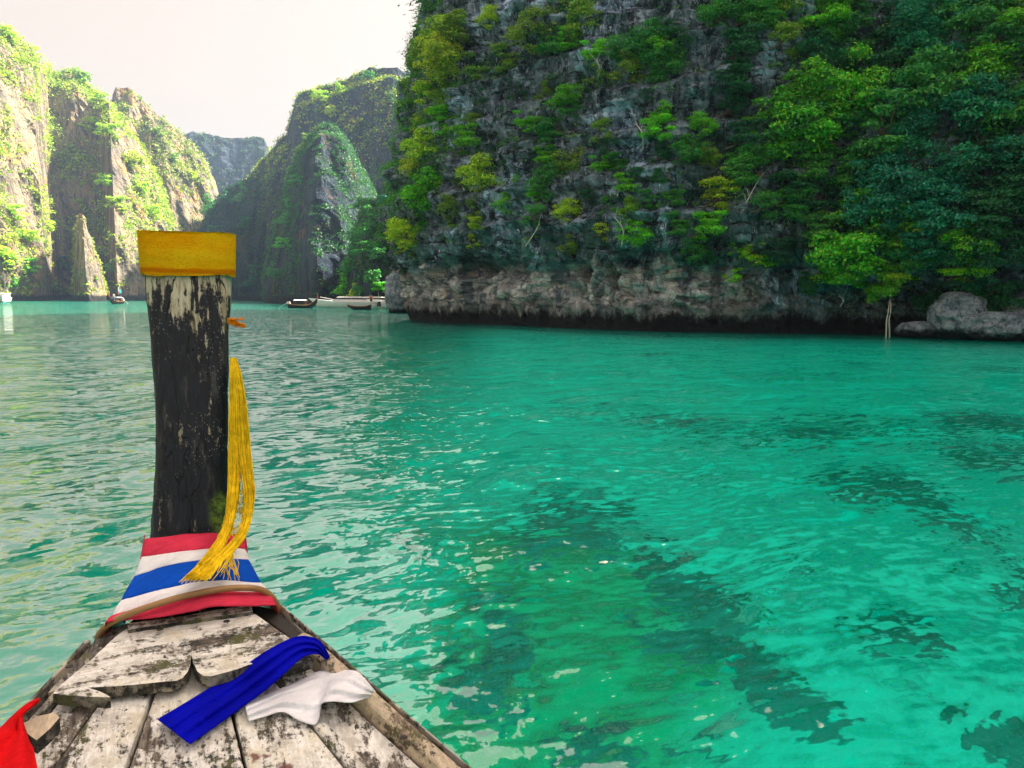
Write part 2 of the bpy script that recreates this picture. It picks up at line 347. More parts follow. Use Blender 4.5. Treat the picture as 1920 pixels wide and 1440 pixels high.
def water_mat():
    t = NT('lagoon_water'); p = t.pos(); x, y, z = t.sep(p)
    wv = t.node('ShaderNodeVectorMath', operation='ADD'); t.put(wv.inputs[0], p)
    wsc = t.node('ShaderNodeVectorMath', operation='SCALE'); t.put(wsc.inputs[0], t.noise(p, .35, 2, col=True)); wsc.inputs['Scale'].default_value = .9
    t.l.new(wsc.outputs[0], wv.inputs[1]); q = wv.outputs[0]
    r1 = (0, 0, R(-53)); r2 = (0, 0, R(-20)); r3 = (0, 0, R(-85))
    a = t.noise(t.map(q, (9.2, 2.3, 1), (0, 0, R(37))), 1, 2, .45)
    b = t.noise(t.map(q, (8.6, 3.1, 1), (0, 0, R(70)), (5, 1, 0)), 1, 2, .5)
    c = t.noise(t.map(q, (15, 8, 1), (0, 0, R(5)), (2, 9, 0)), 1, 2, .5)
    d = t.noise(t.map(p, (18, 9, 1), (0, 0, R(60))), 1, 4, .6)
    lg = t.noise(t.map(q, (1.3, .5, 1), (0, 0, R(37)), (7, 7, 0)), 1, 2, .5)
    amp = t.math('MULTIPLY', t.ss(t.noise(p, .09, 2), .35, .65, .75, 1.2), t.ss(x, 7.0, 18.0, 1.0, .6))
    def slope(n_, deg, A):          # a train of ripples running towards deg tilts the surface along that direction
        k_ = t.math('MULTIPLY', t.math('SUBTRACT', n_, .5), A); v = t.node('ShaderNodeCombineXYZ')
        t.put(v.inputs[0], t.math('MULTIPLY', k_, math.cos(R(deg)))); t.put(v.inputs[1], t.math('MULTIPLY', k_, math.sin(R(deg)))); return v.outputs[0]
    def vadd(u, v): q_ = t.node('ShaderNodeVectorMath', operation='ADD'); t.put(q_.inputs[0], u); t.put(q_.inputs[1], v); return q_.outputs[0]
    sl = vadd(vadd(slope(a, -37, 1.5), slope(b, -70, 1.55)), vadd(slope(c, -5, .9), vadd(slope(d, -60, .5), slope(lg, -37, .5))))
    scl = t.node('ShaderNodeVectorMath', operation='SCALE'); t.put(scl.inputs[0], sl); t.put(scl.inputs['Scale'], amp)
    nz_ = vadd(t.node('ShaderNodeNewGeometry').outputs['Normal'], scl.outputs[0])
    nn = t.node('ShaderNodeVectorMath', operation='NORMALIZE'); t.put(nn.inputs[0], nz_); nb = nn.outputs[0]
    fr = t.node('ShaderNodeFresnel'); fr.inputs[0].default_value = 1.6; t.l.new(nb, fr.inputs['Normal'])
    gl = t.node('ShaderNodeBsdfGlossy'); gl.inputs['Roughness'].default_value = .03; t.l.new(nb, gl.inputs['Normal'])
    rf = t.node('ShaderNodeBsdfRefraction'); rf.inputs['IOR'].default_value = 1.08; rf.inputs['Roughness'].default_value = .02
    rf.inputs['Color'].default_value = (.04, 1, .9, 1); t.l.new(nb, rf.inputs['Normal'])
    # light scattered back by the milky lagoon water itself
    df = t.node('ShaderNodeBsdfDiffuse'); leftness = t.ss(x, .5, -6); t.put(df.inputs[0], t.mix(leftness, t.mix(t.ss(t.noise(p, .03, 2), .35, .65), (.0, .88, .64), (.0, .97, .76)), (.01, .36, .3)))  # scatter colour turns darker towards the left
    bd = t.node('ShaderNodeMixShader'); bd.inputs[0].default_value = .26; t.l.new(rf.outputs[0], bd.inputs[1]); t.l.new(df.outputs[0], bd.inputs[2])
    m = t.node('ShaderNodeMixShader'); bf = t.node('ShaderNodeNewGeometry').outputs['Backfacing']; k_ = t.math('MINIMUM', t.math('MULTIPLY', fr.outputs[0], 2.7), .59)
    t.l.new(t.math('ADD', t.math('MULTIPLY', k_, t.math('SUBTRACT', 1, bf)), t.math('MULTIPLY', bf, .04)), m.inputs[0]); t.l.new(bd.outputs[0], m.inputs[1]); t.l.new(gl.outputs[0], m.inputs[2])
    t.l.new(m.outputs[0], t.out.inputs[0]); return t.m
def seabed_mat():
    t = NT('seabed_sand'); p = t.pos()
    at = t.node('ShaderNodeAttribute'); at.attribute_name = 'patch'; a2 = t.node('ShaderNodeAttribute'); a2.attribute_name = 'algae'
    n = t.noise(p, 1.4, 6, .65); n2 = t.noise(t.map(p, (.5, 2.2, 1), (0, 0, R(-25))), 1, 5, .6)
    s = t.mix(t.ss(n, .3, .7), (.78, .93, .82), (.92, .98, .92))
    s = t.mix(t.math('MULTIPLY', a2.outputs['Fac'], .9), s, (.05, .4, .03))
    k = t.math('ADD', at.outputs['Fac'], t.math('MULTIPLY', t.math('SUBTRACT', t.math('ADD', t.math('MULTIPLY', n, .5), t.math('MULTIPLY', n2, .5)), .5), 1.5))
    c = t.mix(t.ss(k, .24, .52), s, t.mix(n2, (.004, .016, .02), (.02, .07, .05)))
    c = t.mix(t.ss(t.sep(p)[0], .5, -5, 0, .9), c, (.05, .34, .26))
    t.bsdf(c, 1, 0, t.bump(n, .15)); return t.m

M = dict(near=near_rock(), warm=far_rock('limestone_sunlit', True), cool=far_rock('limestone_shaded', False),
         boulder=boulder_mat('boulder_stone', (.13, .18, .22), (.38, .46, .54)), pale=boulder_mat('pale_stone', (.2, .25, .31), (.42, .49, .57)),
         leaf=leaf_mat(), bark=simple('bark', (.16, .12, .09)), deadwood=simple('dead_wood', (.72, .7, .66)),
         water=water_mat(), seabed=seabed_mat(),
         plank=weathered('flaking_plank', cover=.32, red=.55), board=weathered('flaking_board', cover=.5, along=math.pi/2),
         strake=weathered('grey_strake', (.5, .48, .44), (.12, .11, .1), .05), beam=weathered('bare_beam', (.7, .58, .43), (.2, .15, .12), .9),
         edgewood=weathered('worn_shaded_edge', (.09, .085, .08), (.03, .028, .026), .1), hull=weathered('hull_wood', (.3, .2, .12), (.1, .06, .04), .2), under=simple('shadowed_wood', (.03, .027, .024)),
         white=simple('white_gelcoat', (.88, .88, .9), .3, .5, .04), glassd=simple('dark_glass', (.02, .025, .03), .1, .6),
         darkwood=simple('dark_hull_wood', (.035, .03, .028)), blue=simple('blue_canvas', (.04, .16, .5)), teal=simple('blue_flag', (.05, .4, .6)),
         brownw=simple('varnished_wood', (.3, .14, .06)), red=simple('red_cloth_far', (.5, .05, .04)), skin=simple('skin', (.4, .22, .14)),
         metal=simple('rail_metal', (.6, .6, .6), .3, .5))

# ------------------------------------------------------------------ water and seabed
def axis_coords(lo, hi, a, b, fine, grow):
    c = list(np.arange(a, b+1e-6, fine)); s = fine
    while c[-1] < hi: s = min(s*grow, 12); c.append(c[-1]+s)
    s = fine; left = [c[0]]
    while left[-1] > lo: s = min(s*grow, 12); left.append(left[-1]-s)
    return np.array(left[::-1][:-1]+c)
gx = axis_coords(-420, 260, -14, 22, .09, 1.05); gy = axis_coords(-60, 560, 1, 32, .09, 1.05)
X, Y = np.meshgrid(gx, gy, indexing='ij'); Z = np.zeros_like(X)
sp = np.maximum(np.gradient(gx)[:, None], np.gradient(gy)[None, :])
wr = np.random.default_rng(11)
for i in range(34):
    lam = .7*(1.07**i)*.8; th = R(-37)+wr.normal()*.55; kx, ky = math.cos(th)*2*math.pi/lam, math.sin(th)*2*math.pi/lam
    Z += .0032*lam**.9*np.clip(1.2-sp*5/lam, 0, 1)*np.sin(kx*X+ky*Y+wr.uniform(0, 6.28))
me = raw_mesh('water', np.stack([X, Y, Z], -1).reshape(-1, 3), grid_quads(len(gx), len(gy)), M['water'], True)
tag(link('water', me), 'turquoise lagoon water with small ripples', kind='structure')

def on_bed(px, py, zb=-2.6):
    d = ray(px, py)
    if d.z > -.02: return None
    p = CO+d*(-CAM_H/d.z); s = math.hypot(d.x, d.y)/1.08; dn = Vector((d.x, d.y, 0)).normalized()
    return p+dn*(-zb*s/math.sqrt(1-s*s))
gx = axis_coords(-420, 260, -12, 40, .22, 1.1); gy = axis_coords(-60, 560, 1, 46, .22, 1.1)
X, Y = np.meshgrid(gx, gy, indexing='ij')
Z = -2.6-.9*sstep(20, 120, np.hypot(X, Y))+.25*fbm(X*.12, Y*.12, 0*X, 3)
patch = np.zeros_like(X); algae = np.zeros_like(X)
wxx = X+.9*fbm(X*.5, Y*.5, 0*X+2, 3); wyy = Y+.9*fbm(X*.5, Y*.5, 0*X+7, 3)
ELL = [(1090, 965, 130, 55, 8, .9), (1010, 1010, 90, 40, 0, .6), (1240, 1085, 130, 50, 30, .85), (1360, 1160, 70, 30, 35, .7), (1320, 1235, 130, 55, 22, 1), (1440, 1320, 120, 38, 30, .9), (1540, 1355, 60, 30, 45, .7),
       (1640, 905, 120, 32, 8, 1), (1730, 955, 90, 28, 22, .8), (1800, 1010, 60, 22, 20, .5), (1890, 1080, 70, 42, 15, .8), (1660, 1175, 90, 38, -5, .75), (1745, 1195, 40, 30, 0, .6), (1880, 1385, 95, 60, 15, .95),
       (1500, 1290, 50, 35, 0, .4), (1700, 1290, 110, 40, 0, .3), (1400, 805, 260, 15, 2, .6), (1640, 800, 200, 13, 2, .65), (1860, 790, 120, 18, 2, .9), (1870, 855, 90, 20, 5, .75), (1180, 770, 180, 14, 2, .4), (1020, 850, 110, 22, 0, .35),
       (1240, 1010, 60, 16, 10, .35), (1500, 1045, 110, 18, 8, .4), (1420, 1080, 60, 18, 8, .45), (930, 1160, 90, 50, 0, .7), (870, 1290, 70, 60, 0, .75), (980, 1250, 90, 60, 20, .8), (1130, 1430, 110, 40, 0, .8), (1330, 1430, 90, 25, 0, .6), (1480, 700, 200, 7, 0, .35), (1750, 735, 180, 8, 0, .35), (1100, 690, 140, 7, 0, .3),
       (1560, 780, 100, 10, 0, .4), (1290, 880, 70, 12, 5, .3), (1840, 690, 90, 5, 0, .4), (1250, 665, 70, 4, 0, .4), (650, 900, 90, 25, 0, .5), (780, 1000, 80, 30, 10, .5), (700, 1150, 70, 30, 10, .5)]
for (cx, cy, ra, rb, an, st) in ELL:
    c0 = on_bed(cx, cy); ca, sa = math.cos(R(an)), math.sin(R(an))
    e1 = on_bed(cx+ra*ca, cy+ra*sa)-c0; e2 = on_bed(cx-rb*sa, cy+rb*ca)-c0
    det = e1.x*e2.y-e1.y*e2.x; dx, dy = wxx-c0.x, wyy-c0.y
    u = (dx*e2.y-dy*e2.x)/det; v = (dy*e1.x-dx*e1.y)/det
    patch = np.maximum(patch, st*sstep(1.35, .45, np.hypot(u, v)))
poly = [on_bed(*q) for q in ((560, 1700), (840, 1000), (1020, 930), (1290, 1090), (1420, 1250), (1380, 1480), (1300, 1750))]
ins = np.full(X.shape, 1e9)
for i in range(len(poly)):                                 # signed distance to a convex-ish outline
    a, b = poly[i], poly[(i+1) % len(poly)]; ex, ey = b.x-a.x, b.y-a.y; L = math.hypot(ex, ey)
    ins = np.minimum(ins, -((wxx-a.x)*(-ey)+(wyy-a.y)*ex)/L*1.0)
if ins.max() < 0 or np.mean(ins > 0) > .5: ins = -ins
algae = sstep(-.5, .8, ins)*(X > -12)
patch = np.maximum(patch, .42*sstep(.05, .5, fbm(X*.11+4, Y*.11, 0*X+1, 4)))
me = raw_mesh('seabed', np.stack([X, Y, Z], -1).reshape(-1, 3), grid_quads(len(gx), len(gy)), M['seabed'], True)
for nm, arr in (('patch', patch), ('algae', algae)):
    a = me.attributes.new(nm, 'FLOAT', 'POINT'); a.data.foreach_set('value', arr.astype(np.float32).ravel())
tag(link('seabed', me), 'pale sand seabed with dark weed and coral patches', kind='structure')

# ------------------------------------------------------------------ near cliff
BL = [(30, 190), (14, 150), (4, 120), (-3, 95), (-8.2, 80), (-9.6, 72), (-7.6, 67.5), (-4.4, 64), (1.6, 58), (8.5, 52), (14, 51), (19, 50), (24, 47.5), (29, 44.5), (38, 39), (50, 28), (58, 12), (62, -8), (62, -45)]
def resample(P, step):
    P = np.array(P, float)
    Q = np.array([tuple(v)[:2] for v in spline([(a, b, 0) for a, b in P], 600)])
    L = np.concatenate([[0], np.cumsum(np.hypot(*np.diff(Q, axis=0).T))])
    xs = []; s = 0
    while s < L[-1]:
        p = np.array([np.interp(s, L, Q[:, 0]), np.interp(s, L, Q[:, 1])]); xs.append(p)
        vis = p[1] > 36 and p[1] < 90
        s += step if vis else step*5
    return np.array(xs)
bl = resample(BL, .15)
tg = np.gradient(bl, axis=0); tg /= np.linalg.norm(tg, axis=1)[:, None]
k = 25; tgs = np.stack([np.convolve(np.pad(tg[:, i], k, 'edge'), np.ones(2*k+1)/(2*k+1), 'valid') for i in (0, 1)], 1)
tgs /= np.linalg.norm(tgs, axis=1)[:, None]
nrm = np.stack([tgs[:, 1], -tgs[:, 0]], 1)                 # outward: towards the lagoon
zs = np.concatenate([np.arange(-3, 0, .5), np.arange(0, 29, .15), np.arange(29, 96, 1.2)])
U = np.concatenate([[0], np.cumsum(np.hypot(*np.diff(bl, axis=0).T))])[:, None]+0*zs[None, :]
ZZ = zs[None, :]+0*U; BX = bl[:, 0][:, None]+0*ZZ; BY = bl[:, 1][:, None]+0*ZZ
rightness = sstep(17.5, 21, BX)*(BY < 60)
zp = ZZ+(1.1*fbm(BX*.13, BY*.13, 0*ZZ, 2)+.9*fbm(BX*.55, BY*.55, 0*ZZ+3, 3))*sstep(1.6, 3.4, ZZ)*sstep(14, 8, ZZ)
prof = np.interp(zp, [-3, 0, 1.3, 3.2, 4.2, 5.0, 5.8, 8, 12, 20, 30, 50, 70, 96], [-.3, -.1, .25, .05, .15, .95, 1.35, 1.2, .7, -.5, -2.5, -9, -18, -36])
profR = np.interp(zp, [-3, 0, 1.5, 3.0, 3.6, 4.6, 6, 9, 14, 20, 30, 50, 70, 96], [-2.4, -2.4, -2.2, -1.6, -.2, .9, 1.0, .2, -1.5, -4, -9, -19, -30, -48])
off = prof*(1-rightness)+profR*rightness
lip = fbm(BX*.35, BY*.35, ZZ*.3+3, 4)
flut = ridged(BX*.9+ZZ*.06, BY*.9, ZZ*.12, 3)
aw = sstep(.3, 1.6, ZZ)*(.35+.65*sstep(4.0, 6.0, ZZ))
notch = np.exp(-((zp-4.6)/1.1)**2)
blk = sstep(1.2, 2.0, ZZ)*sstep(6.5, 5.0, ZZ)
off = off+blk*(.9*fbm(BX*.45+9, BY*.45, ZZ*.6, 3)+.45*fbm(BX*1.3, BY*1.3, ZZ*2.2+4, 3)+.22*np.sign(perlin(BX*.9, BY*.9, ZZ*1.7)))
off = off+lip*1.5*aw+notch*.8*flut*(.35+.65*sstep(3, -5, BX))*(BX < 18)+.45*flut*aw+.25*fbm(BX*1.6, BY*1.6, ZZ*1.6, 4)*(ZZ > .2)
zw = ZZ+1.3*fbm(BX*.12, BY*.12, ZZ*.1+9, 3)
saw = (zw/2.7) % 1.0
off = off+sstep(6, 8, ZZ)*(1.0*np.where(saw < .82, saw/.82, (1-saw)/.18)-.2)
saw2 = (zw/.85+.3*perlin(BX*.6, BY*.6, ZZ*0)) % 1.0
off = off+sstep(5, 7, ZZ)*.3*np.where(saw2 < .8, saw2/.8, (1-saw2)/.2)
off = off+sstep(8, 25, ZZ)*2.2*fbm(BX*.11, BY*.11, ZZ*.09, 3)+sstep(40, 80, ZZ)*5*fbm(BX*.05, BY*.05, ZZ*.04, 3)
off = off-.55*sstep(.12, .0, np.abs(perlin(BX*.28+3, BY*.28, ZZ*.02)))*sstep(0, 1, ZZ)*sstep(9, 6, ZZ)   # clefts
# caves in the pale band
for (cx, cy, rx_, rz_, dep) in ((1092, 507, .55, .38, 1.5), (905, 500, .9, .6, .9), (885, 514, .8, .22, .7), (1152, 516, .3, .6, .8), (965, 505, .8, .9, .6), (1085, 545, .2, .5, .5), (1182, 492, .25, .3, .5)):
    q = atY(cx, cy, float(np.interp((cx-960)/F, [-.1, 0, .16, .3], [66, 58, 52, 50])))
    i0 = int(np.argmin(bl[:, 0]))
    for _ in range(3): q = atY(cx, cy, float(np.interp(q.x, bl[i0:, 0], bl[i0:, 1]))-.3)
    off -= dep*2.4*np.exp(-(((BX-q.x)/rx_/1.25)**2+((ZZ-q.z)/rz_/1.25)**2)**1.5)
PX = BX+nrm[:, 0][:, None]*off; PY = BY+nrm[:, 1][:, None]*off
ZV = ZZ+.12*fbm(BX*.9, BY*.9, ZZ*.9+5, 2)
PXn, PYn, ZVn = PX, PY, ZV
nearV = np.stack([PX, PY, ZV], -1).reshape(-1, 3); nearQ = grid_quads(len(bl), len(zs))[:, ::-1]
tag(link('cliff', raw_mesh('cliff', nearV, nearQ, M['near'], False)), 'tall dark limestone cliff on the right with a pale undercut band at the water', kind='structure')
NEAR = BVHTree.FromPolygons([tuple(v) for v in nearV.tolist()], nearQ.tolist())
# plateau behind the top so that the cliff is a massif, not a shell
tp = [(PX[i, -1], PY[i, -1], ZV[i, -1]) for i in range(0, len(bl), 8)]
V = list(tp)+[(70, 110, 100), (110, 10, 100)]; n = len(tp)
Fc = [(i, i+1, n) for i in range(n//2)]+[(i, i+1, n+1) for i in range(n//2, n-1)]+[(n//2, n+1, n)]
o = pyd('cliff_top', V, Fc, M['near']); tag(o, 'top of the near limestone massif', kind='structure')

# ------------------------------------------------------------------ far ridges
RIDGES = {}
def ridge(name, label, sil, base, setback, seed, mat, lo=.6, step=1.3, pw=1.6, rough=1., zbase=-3):
    """sil: (px, py of the skyline); base: (px, Y) distance of its foot; a massif with a front, a top and a back"""
    px0, px1 = sil[0][0], sil[-1][0]; bx = [b[0] for b in base]; by = [b[1] for b in base]
    cols = []; pxs = []; p = px0
    while p <= px1:
        pxs.append(p); p += step*F/float(np.interp(p, bx, by))
    H = 42; Nb = 10
    P = np.zeros((len(pxs), H+Nb, 3))
    for i, px in enumerate(pxs):
        Yb = float(np.interp(px, bx, by)); top = float(np.interp(px, [s[0] for s in sil], [s[1] for s in sil]))
        T = atY(px, top, Yb+setback); d = ray(px, 560); d2 = Vector((d.x, d.y)).normalized()
        bx0 = d.x/d.y*Yb
        for j in range(H):
            f = (j/(H-1)); z = zbase+(T.z-zbase)*f; g = f**pw
            yy = Yb+setback*g; P[i, j] = (d.x/d.y*yy*(1-0)+0*bx0, yy, z)
        for j in range(Nb):
            f = (j+1)/Nb; yy = Yb+setback+45*f; P[i, H+j] = (d.x/d.y*yy, yy, T.z*(1-f**1.5)+zbase*f**1.5)
    x, y, z = P[..., 0], P[..., 1], P[..., 2]
    dd = 4.2*fbm(x/16+seed, y/16, z/55, 3)+3.2*ridged(x/9+seed, y/9, z/34, 3)+1.6*fbm(x/4, y/4+seed, z/7, 3)+.8*ridged(x/2.2, y/2.2, z/4, 2)
    hf = np.clip((z-zbase)/12, .25, 1)
    dn = np.stack([x, y], -1); dn = dn/np.linalg.norm(dn, axis=-1, keepdims=True)
    fade = np.ones(P.shape[:2]); fade[:, H-3:] = .4
    e = rough*dd*hf*fade
    P[..., 0] -= dn[..., 0]*e; P[..., 1] -= dn[..., 1]*e
    P[:, H-6:, 2] += 1.0*fbm(x/5, y/5, z*0+seed, 3)[:, H-6:]+.8*perlin(x/1.7, y/1.7, z*0)[:, H-6:]
    V = P.reshape(-1, 3); Q = grid_quads(len(pxs), H+Nb)
    me = raw_mesh(name, V, Q[:, ::-1], mat, False)
    o = tag(link(name, me), label, kind='structure'); RIDGES[seed] = (V, Q)
    return o
ridge('cliff', 'sunlit tan limestone cliff wall along the left shore', [(-520, 60), (-300, -60), (-100, 0), (0, 38), (40, 52), (90, 95), (118, 135), (135, 142), (160, 134), (185, 158), (205, 178), (228, 202), (250, 235), (275, 270), (300, 320), (318, 380), (335, 450), (350, 540)],
      [(-520, 90), (-200, 150), (0, 190), (88, 206), (112, 238), (200, 244), (222, 222), (260, 232), (330, 250), (415, 280), (460, 300)], 26, 1, M['warm'])
ridge('cliff', 'bare sunlit limestone ridge with a pointed tip sloping down to the right', [(222, 260), (230, 172), (236, 162), (262, 168), (300, 205), (350, 250), (390, 292), (412, 345), (425, 400), (445, 520), (452, 566)],
      [(222, 262), (330, 268), (415, 285), (460, 300)], 20, 8, M['warm'])
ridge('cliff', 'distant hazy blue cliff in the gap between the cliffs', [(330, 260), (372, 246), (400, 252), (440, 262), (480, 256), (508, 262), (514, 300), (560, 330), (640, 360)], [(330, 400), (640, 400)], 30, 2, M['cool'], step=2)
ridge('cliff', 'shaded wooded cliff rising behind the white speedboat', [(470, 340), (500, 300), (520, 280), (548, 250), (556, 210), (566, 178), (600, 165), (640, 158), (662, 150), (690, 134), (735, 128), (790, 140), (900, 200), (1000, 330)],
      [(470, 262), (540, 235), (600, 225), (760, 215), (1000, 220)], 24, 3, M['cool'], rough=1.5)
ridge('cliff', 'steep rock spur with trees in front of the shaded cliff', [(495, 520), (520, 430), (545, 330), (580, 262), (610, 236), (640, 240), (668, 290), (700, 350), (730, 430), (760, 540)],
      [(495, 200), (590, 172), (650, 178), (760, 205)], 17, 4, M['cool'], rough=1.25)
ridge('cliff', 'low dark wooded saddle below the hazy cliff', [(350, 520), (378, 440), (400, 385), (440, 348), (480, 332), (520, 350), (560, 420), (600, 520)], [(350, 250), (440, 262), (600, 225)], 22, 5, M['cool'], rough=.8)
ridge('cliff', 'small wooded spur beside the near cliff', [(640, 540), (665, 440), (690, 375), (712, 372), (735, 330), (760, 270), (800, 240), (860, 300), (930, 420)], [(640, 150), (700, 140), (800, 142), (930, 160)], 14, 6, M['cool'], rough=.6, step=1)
ridge('rock_pinnacle', 'slim pale rock pinnacle lit in front of the shaded cliff recess', [(138, 540), (144, 500), (146, 452), (150, 440), (152, 408), (160, 400), (166, 404), (170, 432), (178, 446), (182, 478), (190, 490), (194, 520), (200, 548)], [(140, 202), (165, 196), (196, 204)], 6, 7, M['warm'], rough=1.1, step=.5, pw=1)
# the lagoon shore behind the viewer, so that reflections and side light come from a real place
bk = [(-150, 95), (-150, 20), (-110, -40), (-20, -85), (50, -70), (75, -40)]
q = np.array([tuple(v)[:2] for v in spline([(a, b, 0) for a, b in bk], 90)]); hz = np.linspace(-3, 34, 16)
bxx = q[:, 0][:, None]+0*hz; byy = q[:, 1][:, None]+0*hz; bz = hz[None, :]+0*bxx
e = 3*ridged(bxx/9, byy/9, bz/20, 3); ln = np.hypot(bxx, byy)
V = np.stack([bxx*(1-e/ln+bz*.004), byy*(1-e/ln+bz*.004), bz*(1+.25*perlin(bxx/15, byy/15, 0*bz))], -1).reshape(-1, 3)
tag(link('cliff', raw_mesh('cliff', V, grid_quads(90, 16), M['warm'])), 'low limestone shore of the lagoon behind the viewer', kind='structure')

# ------------------------------------------------------------------ vegetation
def leaf_quads(P, N, size, seed, asp=.55):
    """rhombic leaves at P facing roughly N"""
    r = np.random.default_rng(seed); n = len(P)
    N = N+r.normal(size=(n, 3))*.55; N /= np.linalg.norm(N, axis=1)[:, None]+1e-9
    T = np.cross(N, r.normal(size=(n, 3))); T /= np.linalg.norm(T, axis=1)[:, None]+1e-9
    B = np.cross(N, T); s = (size*r.uniform(.6, 1.35, n))[:, None] if np.isscalar(size) else (size*r.uniform(.6, 1.35, n))[:, None]
    V = np.stack([P-T*s, P+B*s*asp+N*s*.15, P+T*s, P-B*s*asp+N*s*.15], 1).reshape(-1, 3)
    return V, np.arange(4*n).reshape(-1, 4)
def sph(r, n): v = r.normal(size=(n, 3)); return v/np.linalg.norm(v, axis=1)[:, None]
def crown_mesh(seed, style, n=2600, ls=.055):
    r = np.random.default_rng(seed); cen = []; rad = []
    K = {'round': 24, 'tier': 20, 'cone': 20, 'loose': 13, 'hang': 15}[style]
    for i in range(K):
        if style == 'round': c = sph(r, 1)[0]*r.uniform(.3, .92)*np.array([1.05, .85, .8]); q = r.uniform(.14, .34)
        elif style == 'tier':
            c = np.array([r.uniform(-.75, .75), r.uniform(-.5, .5), r.choice([-.4, -.1, .2, .48])+r.uniform(-.08, .08)]); c[0] *= 1-.3*abs(c[2]); q = r.uniform(.14, .34)
        elif style == 'cone': h = r.uniform(-1, 1.15); w = .62*(1.2-h)/2.2*r.uniform(.6, 1.2)+.05; a = r.uniform(0, 6.28); c = np.array([math.cos(a)*w, math.sin(a)*w, h]); q = r.uniform(.2, .36)*(1.3-h*.35)
        elif style == 'loose': c = np.array([r.uniform(-.85, .85), r.uniform(-.5, .5), r.uniform(-.55, .6)]); q = r.uniform(.14, .3)
        else: c = np.array([r.uniform(-.7, .7), r.uniform(-.4, .3), r.uniform(-.9, .4)]); q = r.uniform(.16, .32)
        cen.append(c); rad.append(q)
    cen = np.array(cen); rad = np.array(rad); w = rad**2/np.sum(rad**2)
    k = r.choice(K, n, p=w); d = sph(r, n); d[:, 2] = np.where(r.random(n) < .7, np.abs(d[:, 2]), d[:, 2])
    flat = .5 if style in ('tier',) else .78
    rr = (r.uniform(.55, 1.05, n)+.4*(r.random(n) < .2)*r.random(n))[:, None]
    P = cen[k]+d*rad[k][:, None]*rr*np.array([1.15, 1.15, flat])
    N = d*.7+np.array([0, -.15, .75])
    V, Q = leaf_quads(P, N, ls, seed+1)
    return V, Q, cen
def limbs_mesh(name, cen, off, seed, r0=.05, k=7):
    r = random.Random(seed); parts = []; c = Vector(off)
    mid = c*.6+Vector((r.uniform(-.1, .1), 0, -.1))
    parts.append(tube_geo(spline([(0, 0, 0), tuple(c*.3+Vector((0, 0, -.06))), tuple(mid), tuple(c)], 6), [r0, r0*.9, r0*.8, r0*.7, r0*.55, r0*.4], 6))
    for q in list(cen)[:k]:
        e = c+Vector(q); parts.append(tube_geo(spline([tuple(mid), tuple((mid+e)/2+Vector((r.uniform(-.08, .08), r.uniform(-.05, .05), r.uniform(-.05, .1)))), tuple(e)], 5), [r0*.5, r0*.4, r0*.3, r0*.2, r0*.1], 5))
    V, Fc = join(parts); me = bpy.data.meshes.new(name); me.from_pydata([tuple(v) for v in V], [], Fc); me.materials.append(M['bark']); return me
PROTO = {}
OFF = {'round': (0, -.55, .45), 'tier': (0, -.6, .4), 'cone': (0, -.35, .85), 'loose': (0, -.6, .3), 'hang': (0, -.55, -.1)}
sd_ = 100
for st, nv in (('round', 5), ('tier', 4), ('cone', 3), ('loose', 3), ('hang', 2)):
    for v in range(nv):
        sd_ += 5
        for res, (n, ls) in (('n', (5200 if st != 'loose' else 2600, .042)), ('f', (900, .1))):
            Vv, Q, cen = crown_mesh(sd_, st, n, ls)
            me = raw_mesh('crown', Vv+np.array(OFF[st]), Q, M['leaf'])
            PROTO[(st, v, res)] = (me, limbs_mesh('trunk', cen, OFF[st], sd_))
TONE = {'Y': ((.45, .68, .04), 'yellow-green'), 'G': ((.16, .6, .03), 'bright green'), 'L': ((.42, .85, .03), 'lime green'), 'O': ((.22, .42, .05), 'olive green'),  # yellow-green: sunlight on the foliage partly put into the leaf colour
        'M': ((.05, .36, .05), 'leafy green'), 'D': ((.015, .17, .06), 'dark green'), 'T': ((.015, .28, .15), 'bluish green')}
PLANTS = []
def plant(name, loc, Rm, style, tone, rotz, res='n', jit=.06, seed=0, sq=1.0):
    v = seed % {'round': 5, 'tier': 4, 'cone': 3, 'loose': 3, 'hang': 2}[style]
    cm, tm = PROTO[(style, v, res)]
    e = empty(name, loc, None, name); e.rotation_euler = (0, 0, rotz); e.scale = (Rm*random.uniform(.9, 1.12), Rm, Rm*sq)
    r_ = random.Random(seed*7+3); col = [c*(1+r_.uniform(-jit, jit)*1.4) for c in TONE[tone][0]]
    c = link('crown', cm, e); c.color = (*col, 1)
    link('trunk', tm, e)
    PLANTS.append([e, name, tone, style, Rm])
    return e
